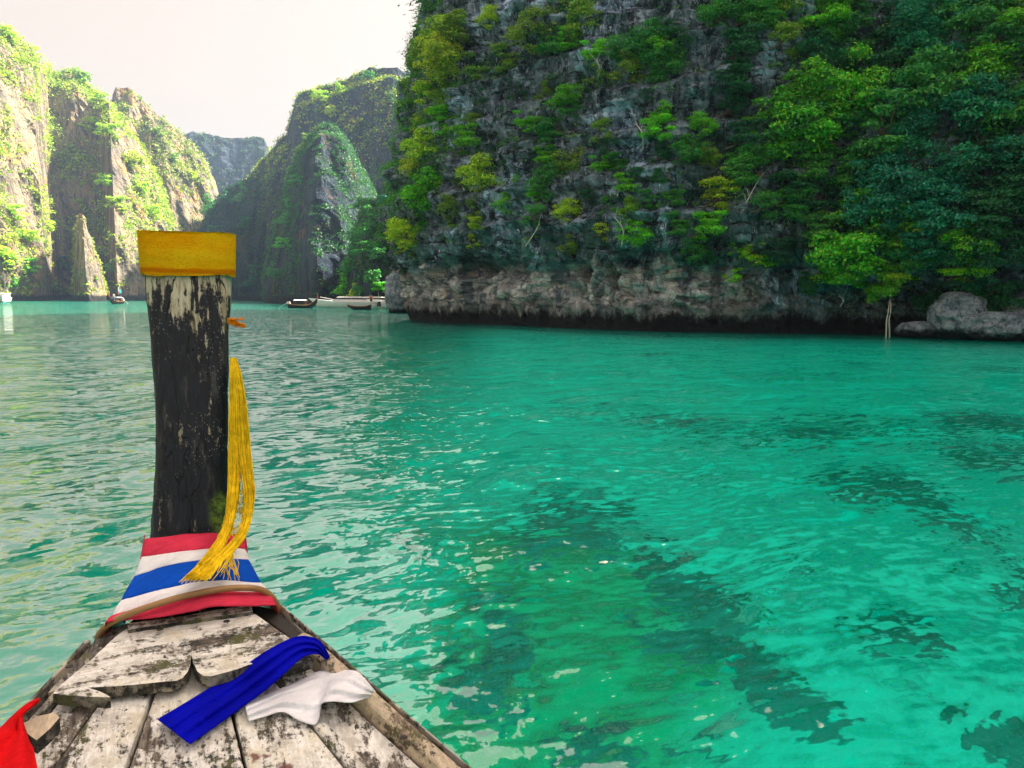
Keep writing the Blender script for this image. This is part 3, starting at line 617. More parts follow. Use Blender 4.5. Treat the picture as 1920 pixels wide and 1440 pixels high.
# hand-placed shrubs and trees of the near cliff: px, py, radius px, tone, style letter
ST = {'r': 'round', 't': 'tier', 'c': 'cone', 'l': 'loose', 'h': 'hang'}
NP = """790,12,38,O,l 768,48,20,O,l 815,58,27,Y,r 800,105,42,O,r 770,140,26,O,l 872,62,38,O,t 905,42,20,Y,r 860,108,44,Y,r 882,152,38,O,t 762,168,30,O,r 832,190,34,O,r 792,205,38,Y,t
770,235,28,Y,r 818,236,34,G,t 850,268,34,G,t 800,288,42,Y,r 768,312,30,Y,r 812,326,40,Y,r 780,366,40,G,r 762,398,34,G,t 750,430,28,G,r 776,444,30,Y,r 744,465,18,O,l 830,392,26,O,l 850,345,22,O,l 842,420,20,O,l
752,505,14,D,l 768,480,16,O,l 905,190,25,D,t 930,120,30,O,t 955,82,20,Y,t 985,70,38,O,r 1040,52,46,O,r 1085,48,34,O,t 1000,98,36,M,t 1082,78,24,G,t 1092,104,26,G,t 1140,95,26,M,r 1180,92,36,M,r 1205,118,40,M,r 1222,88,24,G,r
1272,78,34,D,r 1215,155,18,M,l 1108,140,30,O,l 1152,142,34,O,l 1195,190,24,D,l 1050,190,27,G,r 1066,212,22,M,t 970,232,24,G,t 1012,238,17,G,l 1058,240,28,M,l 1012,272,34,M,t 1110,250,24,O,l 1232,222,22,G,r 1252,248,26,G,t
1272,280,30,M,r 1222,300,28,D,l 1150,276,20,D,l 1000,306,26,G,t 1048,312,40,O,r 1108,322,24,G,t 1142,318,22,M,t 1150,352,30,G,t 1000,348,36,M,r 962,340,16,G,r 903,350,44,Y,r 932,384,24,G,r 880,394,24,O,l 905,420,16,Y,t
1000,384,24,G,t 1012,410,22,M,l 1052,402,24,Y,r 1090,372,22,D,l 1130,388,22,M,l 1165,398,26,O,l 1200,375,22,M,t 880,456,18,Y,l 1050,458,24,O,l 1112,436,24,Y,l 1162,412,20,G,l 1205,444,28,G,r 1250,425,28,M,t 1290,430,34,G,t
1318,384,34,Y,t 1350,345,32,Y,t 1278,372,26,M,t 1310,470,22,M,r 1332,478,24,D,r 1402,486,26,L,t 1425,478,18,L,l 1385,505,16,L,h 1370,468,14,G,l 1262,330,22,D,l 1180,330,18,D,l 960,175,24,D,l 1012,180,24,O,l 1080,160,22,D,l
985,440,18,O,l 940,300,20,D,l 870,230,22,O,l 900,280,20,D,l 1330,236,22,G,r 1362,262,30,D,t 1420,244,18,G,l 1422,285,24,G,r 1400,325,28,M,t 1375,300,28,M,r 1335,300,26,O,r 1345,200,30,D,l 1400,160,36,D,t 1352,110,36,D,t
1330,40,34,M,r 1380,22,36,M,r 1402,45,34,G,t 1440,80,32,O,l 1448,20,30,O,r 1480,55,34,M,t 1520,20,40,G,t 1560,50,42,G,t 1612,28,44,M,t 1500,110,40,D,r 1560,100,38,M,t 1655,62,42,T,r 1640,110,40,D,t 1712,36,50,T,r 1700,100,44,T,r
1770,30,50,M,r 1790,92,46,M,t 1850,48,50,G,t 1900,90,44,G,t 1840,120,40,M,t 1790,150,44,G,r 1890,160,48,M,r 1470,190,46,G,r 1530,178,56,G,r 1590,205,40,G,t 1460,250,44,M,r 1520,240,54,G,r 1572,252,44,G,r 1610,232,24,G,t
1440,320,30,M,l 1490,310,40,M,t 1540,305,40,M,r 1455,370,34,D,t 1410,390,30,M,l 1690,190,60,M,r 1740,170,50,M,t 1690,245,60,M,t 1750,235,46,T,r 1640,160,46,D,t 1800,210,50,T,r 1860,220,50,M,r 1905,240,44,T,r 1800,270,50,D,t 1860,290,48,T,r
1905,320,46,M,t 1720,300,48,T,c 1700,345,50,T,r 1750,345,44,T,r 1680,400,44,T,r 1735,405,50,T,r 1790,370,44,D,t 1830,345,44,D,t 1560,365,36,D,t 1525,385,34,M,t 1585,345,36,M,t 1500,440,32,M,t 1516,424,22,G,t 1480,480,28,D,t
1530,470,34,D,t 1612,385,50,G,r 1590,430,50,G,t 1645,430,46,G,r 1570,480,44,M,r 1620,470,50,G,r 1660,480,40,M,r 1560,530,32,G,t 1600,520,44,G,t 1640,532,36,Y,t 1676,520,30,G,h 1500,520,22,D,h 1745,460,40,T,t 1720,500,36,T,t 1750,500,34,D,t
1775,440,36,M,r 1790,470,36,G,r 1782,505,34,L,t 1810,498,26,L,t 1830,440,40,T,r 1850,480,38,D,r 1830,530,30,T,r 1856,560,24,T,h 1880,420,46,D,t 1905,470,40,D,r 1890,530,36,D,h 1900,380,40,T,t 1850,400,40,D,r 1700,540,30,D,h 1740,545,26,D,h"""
count_near = 0
def hit_near(px, py):
    h = NEAR.ray_cast(CO, ray(px, py), 200); return h
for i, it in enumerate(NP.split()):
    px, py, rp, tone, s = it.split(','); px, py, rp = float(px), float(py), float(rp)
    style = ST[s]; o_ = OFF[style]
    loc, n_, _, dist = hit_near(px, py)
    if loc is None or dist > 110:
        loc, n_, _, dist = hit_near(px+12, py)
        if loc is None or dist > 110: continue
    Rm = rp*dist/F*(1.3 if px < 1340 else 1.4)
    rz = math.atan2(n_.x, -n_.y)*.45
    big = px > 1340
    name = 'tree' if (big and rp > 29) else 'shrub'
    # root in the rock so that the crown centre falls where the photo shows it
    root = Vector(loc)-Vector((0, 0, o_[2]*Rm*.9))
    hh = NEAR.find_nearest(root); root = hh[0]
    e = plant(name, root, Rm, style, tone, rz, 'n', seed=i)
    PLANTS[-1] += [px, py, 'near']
    count_near += 1

# random tufts covering the near rock: undergrowth, one mass
def tufts(V, Q, count, mask, rad, nleaf, lsize, seed, lift=.35):
    r = np.random.default_rng(seed); V = np.asarray(V); a, b, c, d = [V[Q[:, i]] for i in range(4)]
    n = np.cross(c-a, d-b); ar = np.linalg.norm(n, axis=1); n = n/(ar[:, None]+1e-9); cen = (a+b+c+d)/4
    w = ar*mask(cen, n); w = w/w.sum(); k = r.choice(len(Q), count, p=w)
    uv = r.random((count, 2))[:, :, None]
    P = (a[k]*(1-uv[:, 0])+b[k]*uv[:, 0])*(1-uv[:, 1])+(d[k]*(1-uv[:, 0])+c[k]*uv[:, 0])*uv[:, 1]
    R_ = rad*r.uniform(.5, 1.5, count); kk = np.repeat(np.arange(count), nleaf)
    dd = sph(r, len(kk)); dd[:, 2] = np.abs(dd[:, 2])*.9-.15
    out = P[kk]+n[k][kk]*(R_[kk]*lift)[:, None]+dd*(R_[kk]*r.uniform(.5, 1.05, len(kk)))[:, None]
    return leaf_quads(out, dd*.7+np.array([0, -.2, .7])+n[k][kk]*.3, lsize, seed+1)
def stuff(name, label, V, Q, col, cat):
    o = link(name, raw_mesh(name, V, Q, M['leaf'])); o.color = (*col, 1); return tag(o, label, cat, kind='stuff')
def near_mask(c, n):
    x, y, z = c.T; dens = .2+.7*sstep(17, 22, x)+.55*sstep(-3, -8, x)*sstep(5, 7, z)
    nz = fbm(x*.35, y*.35, z*.35+2, 3)
    floor_ = np.where(x > 18, 4.2, 6.0)
    up = sstep(-.2, .5, n[:, 2]); hi = sstep(26, 32, z)*.5
    return (sstep(-.05+.35*(1-dens*1.3), .35, nz+dens*.5-.12+up*.15)*(.3+up)+.02+hi*0)*(z > floor_)*(y > 30)*(z < 32)*dens
fl = lambda V: nearV
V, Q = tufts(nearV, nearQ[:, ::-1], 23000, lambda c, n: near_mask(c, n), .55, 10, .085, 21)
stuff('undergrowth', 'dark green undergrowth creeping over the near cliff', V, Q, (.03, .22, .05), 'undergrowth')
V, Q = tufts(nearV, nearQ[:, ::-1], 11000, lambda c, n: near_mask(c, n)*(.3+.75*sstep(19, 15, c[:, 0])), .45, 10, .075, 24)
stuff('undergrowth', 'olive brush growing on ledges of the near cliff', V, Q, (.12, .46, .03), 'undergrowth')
V, Q = tufts(nearV, nearQ[:, ::-1], 5200, lambda c, n: (c[:, 2] > 27)*1.0*(c[:, 1] > -40), 1.6, 9, .42, 22)
stuff('undergrowth', 'high forest above the near cliff face', V, Q, (.05, .15, .03), 'undergrowth')

def far_cover(seed, count, label, col, cov=.5, rad=1.5, ls=.42, nl=9, lo=2.2, z0=1.5, extra=None):
    V, Q = RIDGES[seed]
    def mask(c, n):
        x, y, z = c.T; nn = np.where((n[:, 1] > 0)[:, None], n, n)
        up = sstep(-.1, .75, np.abs(n[:, 2])); nz = 1.5*fbm(x/13+seed, y/13, z/20, 4)
        m = sstep(.12-cov*.6, .3-cov*.6, nz+up*.4-.12)*(.25+up)*(z > z0)
        m = m*(np.abs(n[:, 2]) < 1.1)
        if extra: m = m*extra(x, y, z)
        return m+1e-9
    # faces turned towards the lagoon have outward normals after this flip
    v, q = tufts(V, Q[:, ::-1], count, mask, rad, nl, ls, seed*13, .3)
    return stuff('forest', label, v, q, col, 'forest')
def front_only(f): return f
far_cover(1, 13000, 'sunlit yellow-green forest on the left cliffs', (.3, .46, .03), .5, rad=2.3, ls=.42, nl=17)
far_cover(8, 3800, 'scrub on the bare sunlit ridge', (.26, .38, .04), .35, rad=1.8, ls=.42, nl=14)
far_cover(3, 3500, 'sunlit scrub along the top of the shaded cliff', (.34, .45, .05), .6, rad=1.8, extra=lambda x, y, z: sstep(.62, .8, z/60.0))  # sun on the cliff top put into a yellower leaf colour
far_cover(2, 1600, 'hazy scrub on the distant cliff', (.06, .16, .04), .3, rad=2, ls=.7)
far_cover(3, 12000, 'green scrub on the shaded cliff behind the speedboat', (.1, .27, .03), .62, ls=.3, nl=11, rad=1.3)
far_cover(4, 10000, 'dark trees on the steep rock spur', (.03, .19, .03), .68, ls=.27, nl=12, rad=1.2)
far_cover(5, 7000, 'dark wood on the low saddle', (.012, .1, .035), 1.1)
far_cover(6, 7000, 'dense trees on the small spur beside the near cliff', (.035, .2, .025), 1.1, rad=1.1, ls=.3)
far_cover(7, 700, 'tufts on the rock pinnacle', (.3, .4, .05), .4, rad=.9)

# individual far trees on the ridges
FT = """20,70,16,Y,1 70,105,14,Y,1 155,150,16,O,1 190,190,16,Y,1 180,235,18,Y,1 215,250,18,Y,1 245,300,20,Y,1 205,340,16,Y,1 262,350,18,Y,1 230,385,18,Y,1 285,400,18,Y,1 330,300,12,O,8 360,330,12,Y,8 300,250,10,O,8 180,445,14,Y,7 195,470,12,Y,1 210,500,12,G,1
30,400,18,Y,1 60,440,18,Y,1 90,425,14,Y,1 20,480,20,Y,1 60,500,18,G,1 35,530,16,G,1 140,545,11,Y,1 165,420,9,Y,7 120,495,16,D,1 100,540,16,D,1
400,390,14,M,5 430,375,14,D,5 410,440,16,D,5 460,365,14,M,5 470,420,16,D,5 500,460,16,D,4 480,520,16,D,5 540,300,14,M,4 560,340,16,M,4 545,400,18,M,4 540,460,18,G,4 525,510,18,M,4 575,270,12,O,4 620,210,12,Y,3 600,185,14,Y,3 640,175,13,Y,3 690,150,12,M,3
690,385,18,M,6 700,420,22,M,6 672,440,18,M,6 690,470,24,M,6 660,490,20,M,6 720,480,20,M,6 700,520,20,M,6 650,535,16,G,6 680,545,14,M,6 722,540,16,G,6 735,430,18,M,6 730,380,16,T,6 745,330,18,T,6 665,545,10,Y,6 625,540,12,D,4"""
ftree = {k: BVHTree.FromPolygons([tuple(v) for v in V.tolist()], Q.tolist()) for k, (V, Q) in RIDGES.items()}
for i, it in enumerate(FT.split()):
    px, py, rp, tone, k = it.split(','); px, py, rp, k = float(px), float(py), float(rp), int(k)
    loc, n_, _, dist = ftree[k].ray_cast(CO, ray(px, py), 600)
    if loc is None: continue
    Rm = rp*dist/F*1.05; st = 'cone' if (k in (4, 5, 6) and i % 3 == 0) else ['round', 'tier'][i % 2]
    root = Vector(loc)-Vector((0, 0, OFF[st][2]*Rm)); root = ftree[k].find_nearest(root)[0]
    plant('tree', root, Rm, st, tone, random.uniform(-.5, .5), 'f', seed=i+1); PLANTS[-1] += [px, py, 'far%d' % k]

# labels that single each plant out
def place_phrase(px, py, zone):
    if zone == 'near':
        if px < 860:
            return ('high on the left edge of the near cliff', 'halfway up the left edge of the near cliff', 'low on the left edge of the near cliff')[0 if py < 160 else 1 if py < 330 else 2]
        if px < 1140:
            return ('near the top of the dark rock face', 'in the middle of the dark rock face', 'on the ledges above the pale band')[0 if py < 150 else 1 if py < 330 else 2]
        if px < 1345:
            return ('on the blue-grey rock near the top', 'on the rock right of centre', 'over the clefts of the pale band')[0 if py < 170 else 1 if py < 350 else 2]
        if px < 1640:
            return ('at the top of the wooded slope', 'halfway up the wooded slope', 'low on the wooded slope')[0 if py < 160 else 1 if py < 350 else 2]
        return ('at the top right of the forest', 'in the right-hand forest', 'above the right-hand boulders')[0 if py < 160 else 1 if py < 350 else 2]
    return {'far1': 'on the sunlit left cliffs' if py < 330 else 'at the foot of the left cliffs', 'far8': 'on the bare sunlit ridge', 'far3': 'on top of the shaded far cliff', 'far4': 'on the steep spur', 'far5': 'in the dark saddle',
            'far6': 'on the spur behind the speedboat' if py < 470 else 'by the water behind the speedboat', 'far7': 'on the rock pinnacle'}[zone]
hab = {'round': 'rounded', 'tier': 'layered', 'cone': 'conical', 'loose': 'sparse', 'hang': 'drooping'}
groups = {}
for P in PLANTS:
    e, name, tone, style, Rm, px, py, zone = P
    cx, cy = to_px(e.matrix_basis @ Vector(OFF[style]))
    key = (f"{hab[style]} {TONE[tone][1]} {name}", place_phrase(cx, cy, zone)); groups.setdefault(key, []).append((cx, e))
    e['group'] = {'near': 'plants growing on the near cliff'}.get(zone, 'trees on the far cliffs')
ordn = ['leftmost', 'second from left', 'third from left', 'fourth from left', 'fifth from left', 'sixth from left', 'seventh from left', 'eighth from left', 'ninth from left', 'tenth from left', 'eleventh from left', 'twelfth from left']
for (a, b), L in groups.items():
    L.sort(key=lambda t: t[0])
    for j, (_, e) in enumerate(L):
        e['label'] = f"{a} {b}" if len(L) == 1 else f"{a} {b}, {'rightmost' if j == len(L)-1 else ordn[j]}"

# pale bare branches and roots on the near cliff
DB = [((985, 462), (1000, 440), (1012, 420), 'forked pale branch hanging above the pale band'), ((1165, 462), (1168, 430), (1150, 405), 'bare white trunk leaning out of the rock above the band'),
      ((1206, 280), (1204, 250), (1192, 232), 'thin bare trunk on the blue-grey rock'), ((1620, 160), (1660, 130), (1700, 118), 'long fallen bare branch high in the right forest'), ((1395, 395), (1402, 375), (1415, 350), 'short bleached stem beside the notch trees'),
      ((1880, 425), (1885, 405), (1888, 395), 'small white snag at the right edge of the forest'), ((1120, 150), (1124, 130), (1118, 110), 'pale twisted twig near the top of the rock'), ((1575, 575), (1582, 562), (1572, 555), 'curled pale root in the dark notch')]
for j, (a, b, c, lab) in enumerate(DB):
    pts = []
    for q in (a, b, c):
        loc, n_, _, dist = hit_near(*q); pts.append(Vector(loc)-ray(*q)*(.25 if q is not a else -.05)-ray(*q)*.3*(q is not a))
    e = empty('dead_branch', pts[0], lab, 'branch', 'bare branches on the near cliff'); m = spline(pts, 9); r_ = random.Random(j)
    Vt, Ft = tube_geo(m, np.linspace(.055, .02, 9).tolist(), 6); pyd('stem', Vt, Ft, M['deadwood'], e)
    for q in range(3):
        p0 = m[3+2*q]; d = (m[-1]-m[0])*r_.uniform(.25, .45)+Vector((r_.uniform(-.6, .6), -.2, r_.uniform(0, .5)))
        Vt, Ft = tube_geo(spline([p0, p0+d*.5+Vector((0, 0, .08)), p0+d], 5), [.022, .018, .014, .01, .006], 5); pyd('twig', Vt, Ft, M['deadwood'], e)
# twin pale trunks standing in the water at the right
e = empty('bare_trunk', (atZ(1664, 635, 0)), 'pair of pale bare trunks standing in the water under the right trees', 'trunk')
for (x0, x1) in ((1661, 1668), (1668, 1670)):
    b0 = atZ(x0, 635, -.1); Yt = b0.y-.4
    Vt, Ft = tube_geo(spline([b0+Vector((0, .3, -.8)), b0, atY((x0+x1)/2-2, 600, Yt), atY((x0+x1)/2+1, 585, Yt), atY(x1, 561, Yt+.2)], 12), [.05, .05, .045, .045, .04, .05, .04, .035, .035, .03, .025, .015], 7)
    pyd('stem', Vt, Ft, M['deadwood'], e, True)

# boulders
def boulder(name, px, py, Yd, rx, ry, rz, seed, mat, label, sink=.2):
    bm = bmesh.new(); bmesh.ops.create_icosphere(bm, subdivisions=5, radius=1); co = np.array([v.co[:] for v in bm.verts])
    d = co*(1+.32*fbm(co[:, 0]*.9+seed, co[:, 1]*.9, co[:, 2]*.9, 2)[:, None]+.3*ridged(co[:, 0]*1.4+seed, co[:, 1]*1.4, co[:, 2]*1.4, 4)[:, None]+.04*fbm(co[:, 0]*8, co[:, 1]*8, co[:, 2]*8, 2)[:, None])
    s = 1/np.maximum.reduce([np.abs(d[:, 0])*.9, np.abs(d[:, 1])*.9, np.abs(d[:, 2])*.95, np.ones(len(d))])**.6
    d = d*s[:, None]*np.array([rx, ry, rz])
    for v, q in zip(bm.verts, d): v.co = q
    me = bpy.data.meshes.new(name); bm.to_mesh(me); bm.free(); me.materials.append(mat); me.polygons.foreach_set('use_smooth', [True]*len(me.polygons))
    p = atY(px, py, Yd); o = link(name, me, None, (p.x, p.y, p.z)); return tag(o, label, 'rock', 'boulders on the right shore')
boulder('boulder', 1798, 592, 45.5, 1.35, 1.3, 1.25, 3, M['boulder'], 'large grey boulder with a ridged top, leftmost of the three on the shore')
boulder('boulder', 1872, 612, 44, 1.55, 1.2, .75, 8, M['boulder'], 'low long grey boulder at the waterline between two taller rocks')
boulder('boulder', 1915, 588, 44.6, .75, .9, .85, 5, M['pale'], 'pale white boulder at the right edge of the photo')
boulder('boulder', 1722, 618, 46.5, 1.1, 1, .45, 12, M['boulder'], 'dark wet rock low in the shaded notch beside the bare trunks')
boulder('boulder', 1945, 618, 43.5, 1.6, 1.2, .9, 15, M['boulder'], 'dark rock below the pale boulder at the right edge')
boulder('boulder', 748, 552, 100, 1.5, 2, 3.0, 21, M['boulder'], 'small grey rock standing in the water left of the near cliff corner')

# ------------------------------------------------------------------ far boats
def loft(rings, closed_ring=False):
    n = len(rings[0]); V = [p for r_ in rings for p in r_]; Fc = []
    for i in range(len(rings)-1):
        for k in range(n if closed_ring else n-1):
            Fc.append((i*n+k, i*n+(k+1) % n, (i+1)*n+(k+1) % n, (i+1)*n+k))
    return V, Fc
def local(name, geo, mat, parent, smooth=False):
    me = bpy.data.meshes.new(name); me.from_pydata([tuple(v) for v in geo[0]], [], geo[1]); me.materials.append(mat)
    if smooth: me.polygons.foreach_set('use_smooth', [True]*len(me.polygons))
    return link(name, me, parent)
def hull_geo(L, W, H, bow, stern=.8, rise=.5, keel=-.3, n=16):
    rings = []
    for i in range(n+1):
        t = i/n; x = -L/2+L*t
        w = W/2*min(1, stern+(1-stern)*t*3)*(1-max(0, (t-.5)/.5)**bow)+.01; h = H+rise*max(0, (t-.55)/.45)**2
        rings.append([(x, -w, h), (x, -w*.92, h*.4), (x, -w*.45, keel*(1-t*.6)), (x, 0, keel*(1-t*.8)), (x, w*.45, keel*(1-t*.6)), (x, w*.92, h*.4), (x, w, h)])
    rings = [[(x+1.1*max(0, z)*max(0, (i/n-.6)/.4)**2, y, z) for x, y, z in r_] for i, r_ in enumerate(rings)]
    V, Fc = loft(rings); m = len(V)
    Fc += [tuple(range(6, -1, -1))]
    dk = []
    for i in range(n+1): V += [(rings[i][0][0], rings[i][0][1], rings[i][0][2]-.03), (rings[i][6][0], rings[i][6][1], rings[i][6][2]-.03)]
    for i in range(n): Fc.append((m+2*i, m+2*i+2, m+2*i+3, m+2*i+1))
    return V, Fc
def box(x0, x1, y0, y1, z0, z1, tx=0, ty=0):
    V = [(x0, y0, z0), (x1, y0, z0), (x1, y1, z0), (x0, y1, z0), (x0+tx, y0+ty, z1), (x1-tx, y0+ty, z1), (x1-tx, y1-ty, z1), (x0+tx, y1-ty, z1)]
    return V, [(3, 2, 1, 0), (4, 5, 6, 7), (0, 1, 5, 4), (1, 2, 6, 5), (2, 3, 7, 6), (3, 0, 4, 7)]
def speedboat(px, py, L, rz, label):
    p = atZ(px, py, 0); e = empty('speedboat', (p.x, p.y, 0), label, 'boat', 'motor boats moored by the far shore'); e.rotation_euler = (0, 0, rz)
    local('hull', hull_geo(L, 2.6, 1.1, 1.8, .85, .55), M['white'], e, True)
    local('stripe', box(-L*.46, L*.1, -1.335, -1.325, .55, .68), M['blue'], e)
    local('cabin', box(-L*.32, L*.24, -1.05, 1.05, .9, 1.5, .25, .06), M['white'], e)
    local('windscreen', box(-L*.28, L*.2, -.98, .98, 1.5, 1.76, .25, .06), M['glassd'], e)
    local('roof', join([box(-L*.33, L*.17, -1.1, 1.1, 1.77, 1.95, .25, .1)]), M['white'], e)
    for x in (-L*.3, -L*.08):
        for y in (-.95, .95): local('pillar', tube_geo([(x, y, 1.3), (x, y, 1.76)], .035, 6), M['metal'], e)
    local('rail', join([tube_geo(spline([(L*.2, -.9, 1.3), (L*.36, -.6, 1.62), (L*.48, 0, 1.85), (L*.36, .6, 1.62), (L*.2, .9, 1.3)], 14), .025, 5)]), M['metal'], e)
    for y in (-.4, .4):
        m = local('outboard', box(-L*.5-.45, -L*.5-.05, y-.2, y+.2, .35, 1.15, .06, .04), M['glassd'], e)
    local('antenna', tube_geo([(-L*.2, .6, 1.8), (-L*.22, .6, 2.9)], .02, 5), M['metal'], e)
    return e
def longtail(px, py, L, rz, label, canopy=True, flag=False, prow=1.2):
    p = atZ(px, py, 0); e = empty('longtail_boat', (p.x, p.y, 0), label, 'boat', 'wooden longtail boats by the far shore'); e.rotation_euler = (0, 0, rz)
    rings = []
    for i in range(21):
        t = i/20; x = -L/2+L*t; w = .75*math.sin(min(1, .35+t*1.1)*math.pi*.5)*(1-max(0, (t-.5)/.5)**1.7)+.04; h = .5+prow*max(0, (t-.6)/.4)**2+.25*max(0, (.25-t)/.25)
        rings.append([(x, -w, h), (x, -w*.75, h-.35), (x, 0, -.15+1.1*max(0, (t-.7)/.3)**2), (x, w*.75, h-.35), (x, w, h)])
    V, Fc = loft(rings); Fc.append((4, 3, 2, 1, 0)); m = len(V)
    for r_ in rings: V += [(r_[0][0], r_[0][1], r_[0][2]-.12), (r_[4][0], r_[4][1], r_[4][2]-.12)]
    for i in range(20): Fc.append((m+2*i, m+2*i+2, m+2*i+3, m+2*i+1))
    local('hull', (V, Fc), M['darkwood'], e, True)
    zp_ = .3+prow
    local('prow_post', join([box(L*.485, L*.515, -.06, .06, zp_, zp_+prow*.8)]), M['brownw'], e)
    if prow > .6: local('ribbon', box(L*.478, L*.522, -.08, .08, zp_+.35, zp_+.5), M['red'], e)
    local('gunwale', join([tube_geo([r_[0] for r_ in rings], .04, 5), tube_geo([r_[4] for r_ in rings], .04, 5)]), M['brownw'], e)
    if canopy:
        rf = [[(x, y, 1.2+.16*math.cos(y/.85*1.4)+dz) for y in np.linspace(-.85, .85, 7)] for x, dz in ((-L*.28, 0), (L*.12, 0), (L*.12, .05), (-L*.28, .05))]
        local('canopy', loft(rf+[rf[0]]), M['blue'] if canopy == 'blue' else M['white'], e)
        for x in (-L*.27, L*.11):
            for y in (-.7, .7): local('pole', tube_geo([(x, y, .4), (x, y, 1.25)], .03, 6), M['brownw'], e)
    for x in (-L*.15, 0, L*.15): local('bench', box(x-.14, x+.14, -.6, .6, .42, .48), M['brownw'], e)
    en = local('engine', box(-L*.5-.25, -L*.5+.35, -.22, .22, .7, 1.1, .06, .04), M['metal'], e)
    local('tail_shaft', tube_geo([(-L*.5-.2, 0, .85), (-L*.5-1.8, .1, -.1)], .035, 6), M['metal'], e)
    if flag:
        local('flagpole', tube_geo([(-L*.3, .3, .5), (-L*.3, .3, 3.0)], .03, 6), M['brownw'], e)
        fv = [(-L*.3+.7*i/8, .3+.1*math.sin(i), 2.2+.7*j) for i in range(9) for j in range(2)]
        local('flag', (fv, [(2*i, 2*i+2, 2*i+3, 2*i+1) for i in range(8)]), M['teal'], e)
    return e
speedboat(653, 578, 10.0, R(176), 'long white speedboat moored bow left beside the near cliff')
speedboat(702, 576.5, 7.0, R(150), 'shorter white speedboat tucked behind the stern of the long one')
speedboat(8, 568, 8.0, R(-60), 'white rounded speedboat at the left edge of the photo')
longtail(568, 578, 4.7, R(4), 'dark wooden longtail with pale canopy left of the white speedboat', True)
longtail(674, 580.5, 3.6, R(180), 'small black open boat in front of the long white speedboat', False, False, .25)
longtail(218, 570, 4.5, R(-96), 'small longtail flying a blue flag left of the prow post', True, True)

def person(px, py, z, Yd, label, shirt, mat2):
    p = atY(px, py, Yd); bm = bmesh.new(); J = [(0, 0, .92), (0, 0, 1.2), (0, 0, 1.42), (0, 0, 1.52), (0, -.01, 1.66), (.1, 0, .86), (.12, 0, .46), (.12, -.02, .06), (-.1, 0, .86), (-.12, 0, .46), (-.12, -.02, .06), (.2, 0, 1.38), (.27, -.02, 1.1), (.25, -.16, .9), (-.2, 0, 1.38), (-.27, -.02, 1.1), (-.25, -.16, .9)]
    Rr = [.15, .15, .13, .055, .11, .1, .07, .05, .1, .07, .05, .07, .05, .04, .07, .05, .04]; E = [(0, 1), (1, 2), (2, 3), (3, 4), (0, 5), (5, 6), (6, 7), (0, 8), (8, 9), (9, 10), (2, 11), (11, 12), (12, 13), (2, 14), (14, 15), (15, 16)]
    me = bpy.data.meshes.new('person'); me.from_pydata(J, E, []); o = link('person', me, None, (p.x, p.y, z)); me.materials.append(M['skin'])
    md = o.modifiers.new('skin', 'SKIN'); 
    for v, r_ in zip(me.skin_vertices[0].data, Rr): v.radius = (r_, r_*.8)
    me.skin_vertices[0].data[0].use_root = True; s_ = o.modifiers.new('sub', 'SUBSURF'); s_.levels = s_.render_levels = 1
    tag(o, label, 'person')
    sh = [[(math.cos(a)*w, math.sin(a)*w*.8, zz) for a in np.linspace(0, 2*math.pi, 13)[:-1]] for zz, w in ((.95, .175), (1.2, .17), (1.38, .2), (1.46, .1))]
    local('shirt', loft(sh, True), shirt, o, True)
    sh = [[(math.cos(a)*w, math.sin(a)*w*.75, zz) for a in np.linspace(0, 2*math.pi, 13)[:-1]] for zz, w in ((.6, .24), (.8, .21), (.98, .17))]
    local('shorts', loft(sh, True), mat2, o, True)
    return o
b_ = atZ(696, 577, 0)
person(696, 577, .55, b_.y-.6, 'person in a red shirt standing at the stern of the white speedboat', M['red'], M['glassd'])
b_ = atZ(214, 570, 0)
person(214, 570, .45, b_.y-1.2, 'person in white sitting up in the longtail with the blue flag', M['white'], M['blue'])

# ------------------------------------------------------------------ our longtail boat: foredeck and prow
boat_loc = PD(385, 1300); boat_loc.z = 0
boat = empty('longtail_boat', boat_loc, 'weathered longtail boat the photo is taken from, with tall black prow post', 'boat')
def wline(p, q):            # deck line through two photo points, as a function of s
    a, b = PD(*p), PD(*q); sa, sb = (a-CO).dot(AX), (b-CO).dot(AX)
    la, lb = (a-CO).dot(RX), (b-CO).dot(RX)
    return lambda s: la+(lb-la)*(s-sa)/(sb-sa)
def dpt(s, l, up=0): return Vector((0, 0, 0))+AX*s+RX*l+UZ*(zdeck(s)+up)
G = [wline((180, 1325), (97, 1440)), wline((283, 1310), (237, 1440)), wline((437, 1340), (462, 1440)), wline((583, 1360), (648, 1440)), wline((596, 1345), (692, 1440))]
edgeL = wline((180, 1195), (75, 1310)); edgeR = wline((518, 1140), (862, 1440)); inL = wline((215, 1195), (105, 1318)); inR = wline((575, 1240), (795, 1440))
S0 = -.6
def soft(fn, s0=1.0, k=.35):       # sides swing nearly parallel further aft
    def g(s):
        if s >= s0: return fn(s)
        d = s0-s; sl = (fn(s0)-fn(s0+.1))/.1; return fn(s0)+sl*(d*k)
    return g
edgeL, edgeR, inL, inR = [soft(f) for f in (edgeL, edgeR, inL, inR)]; G = [soft(g) for g in G]
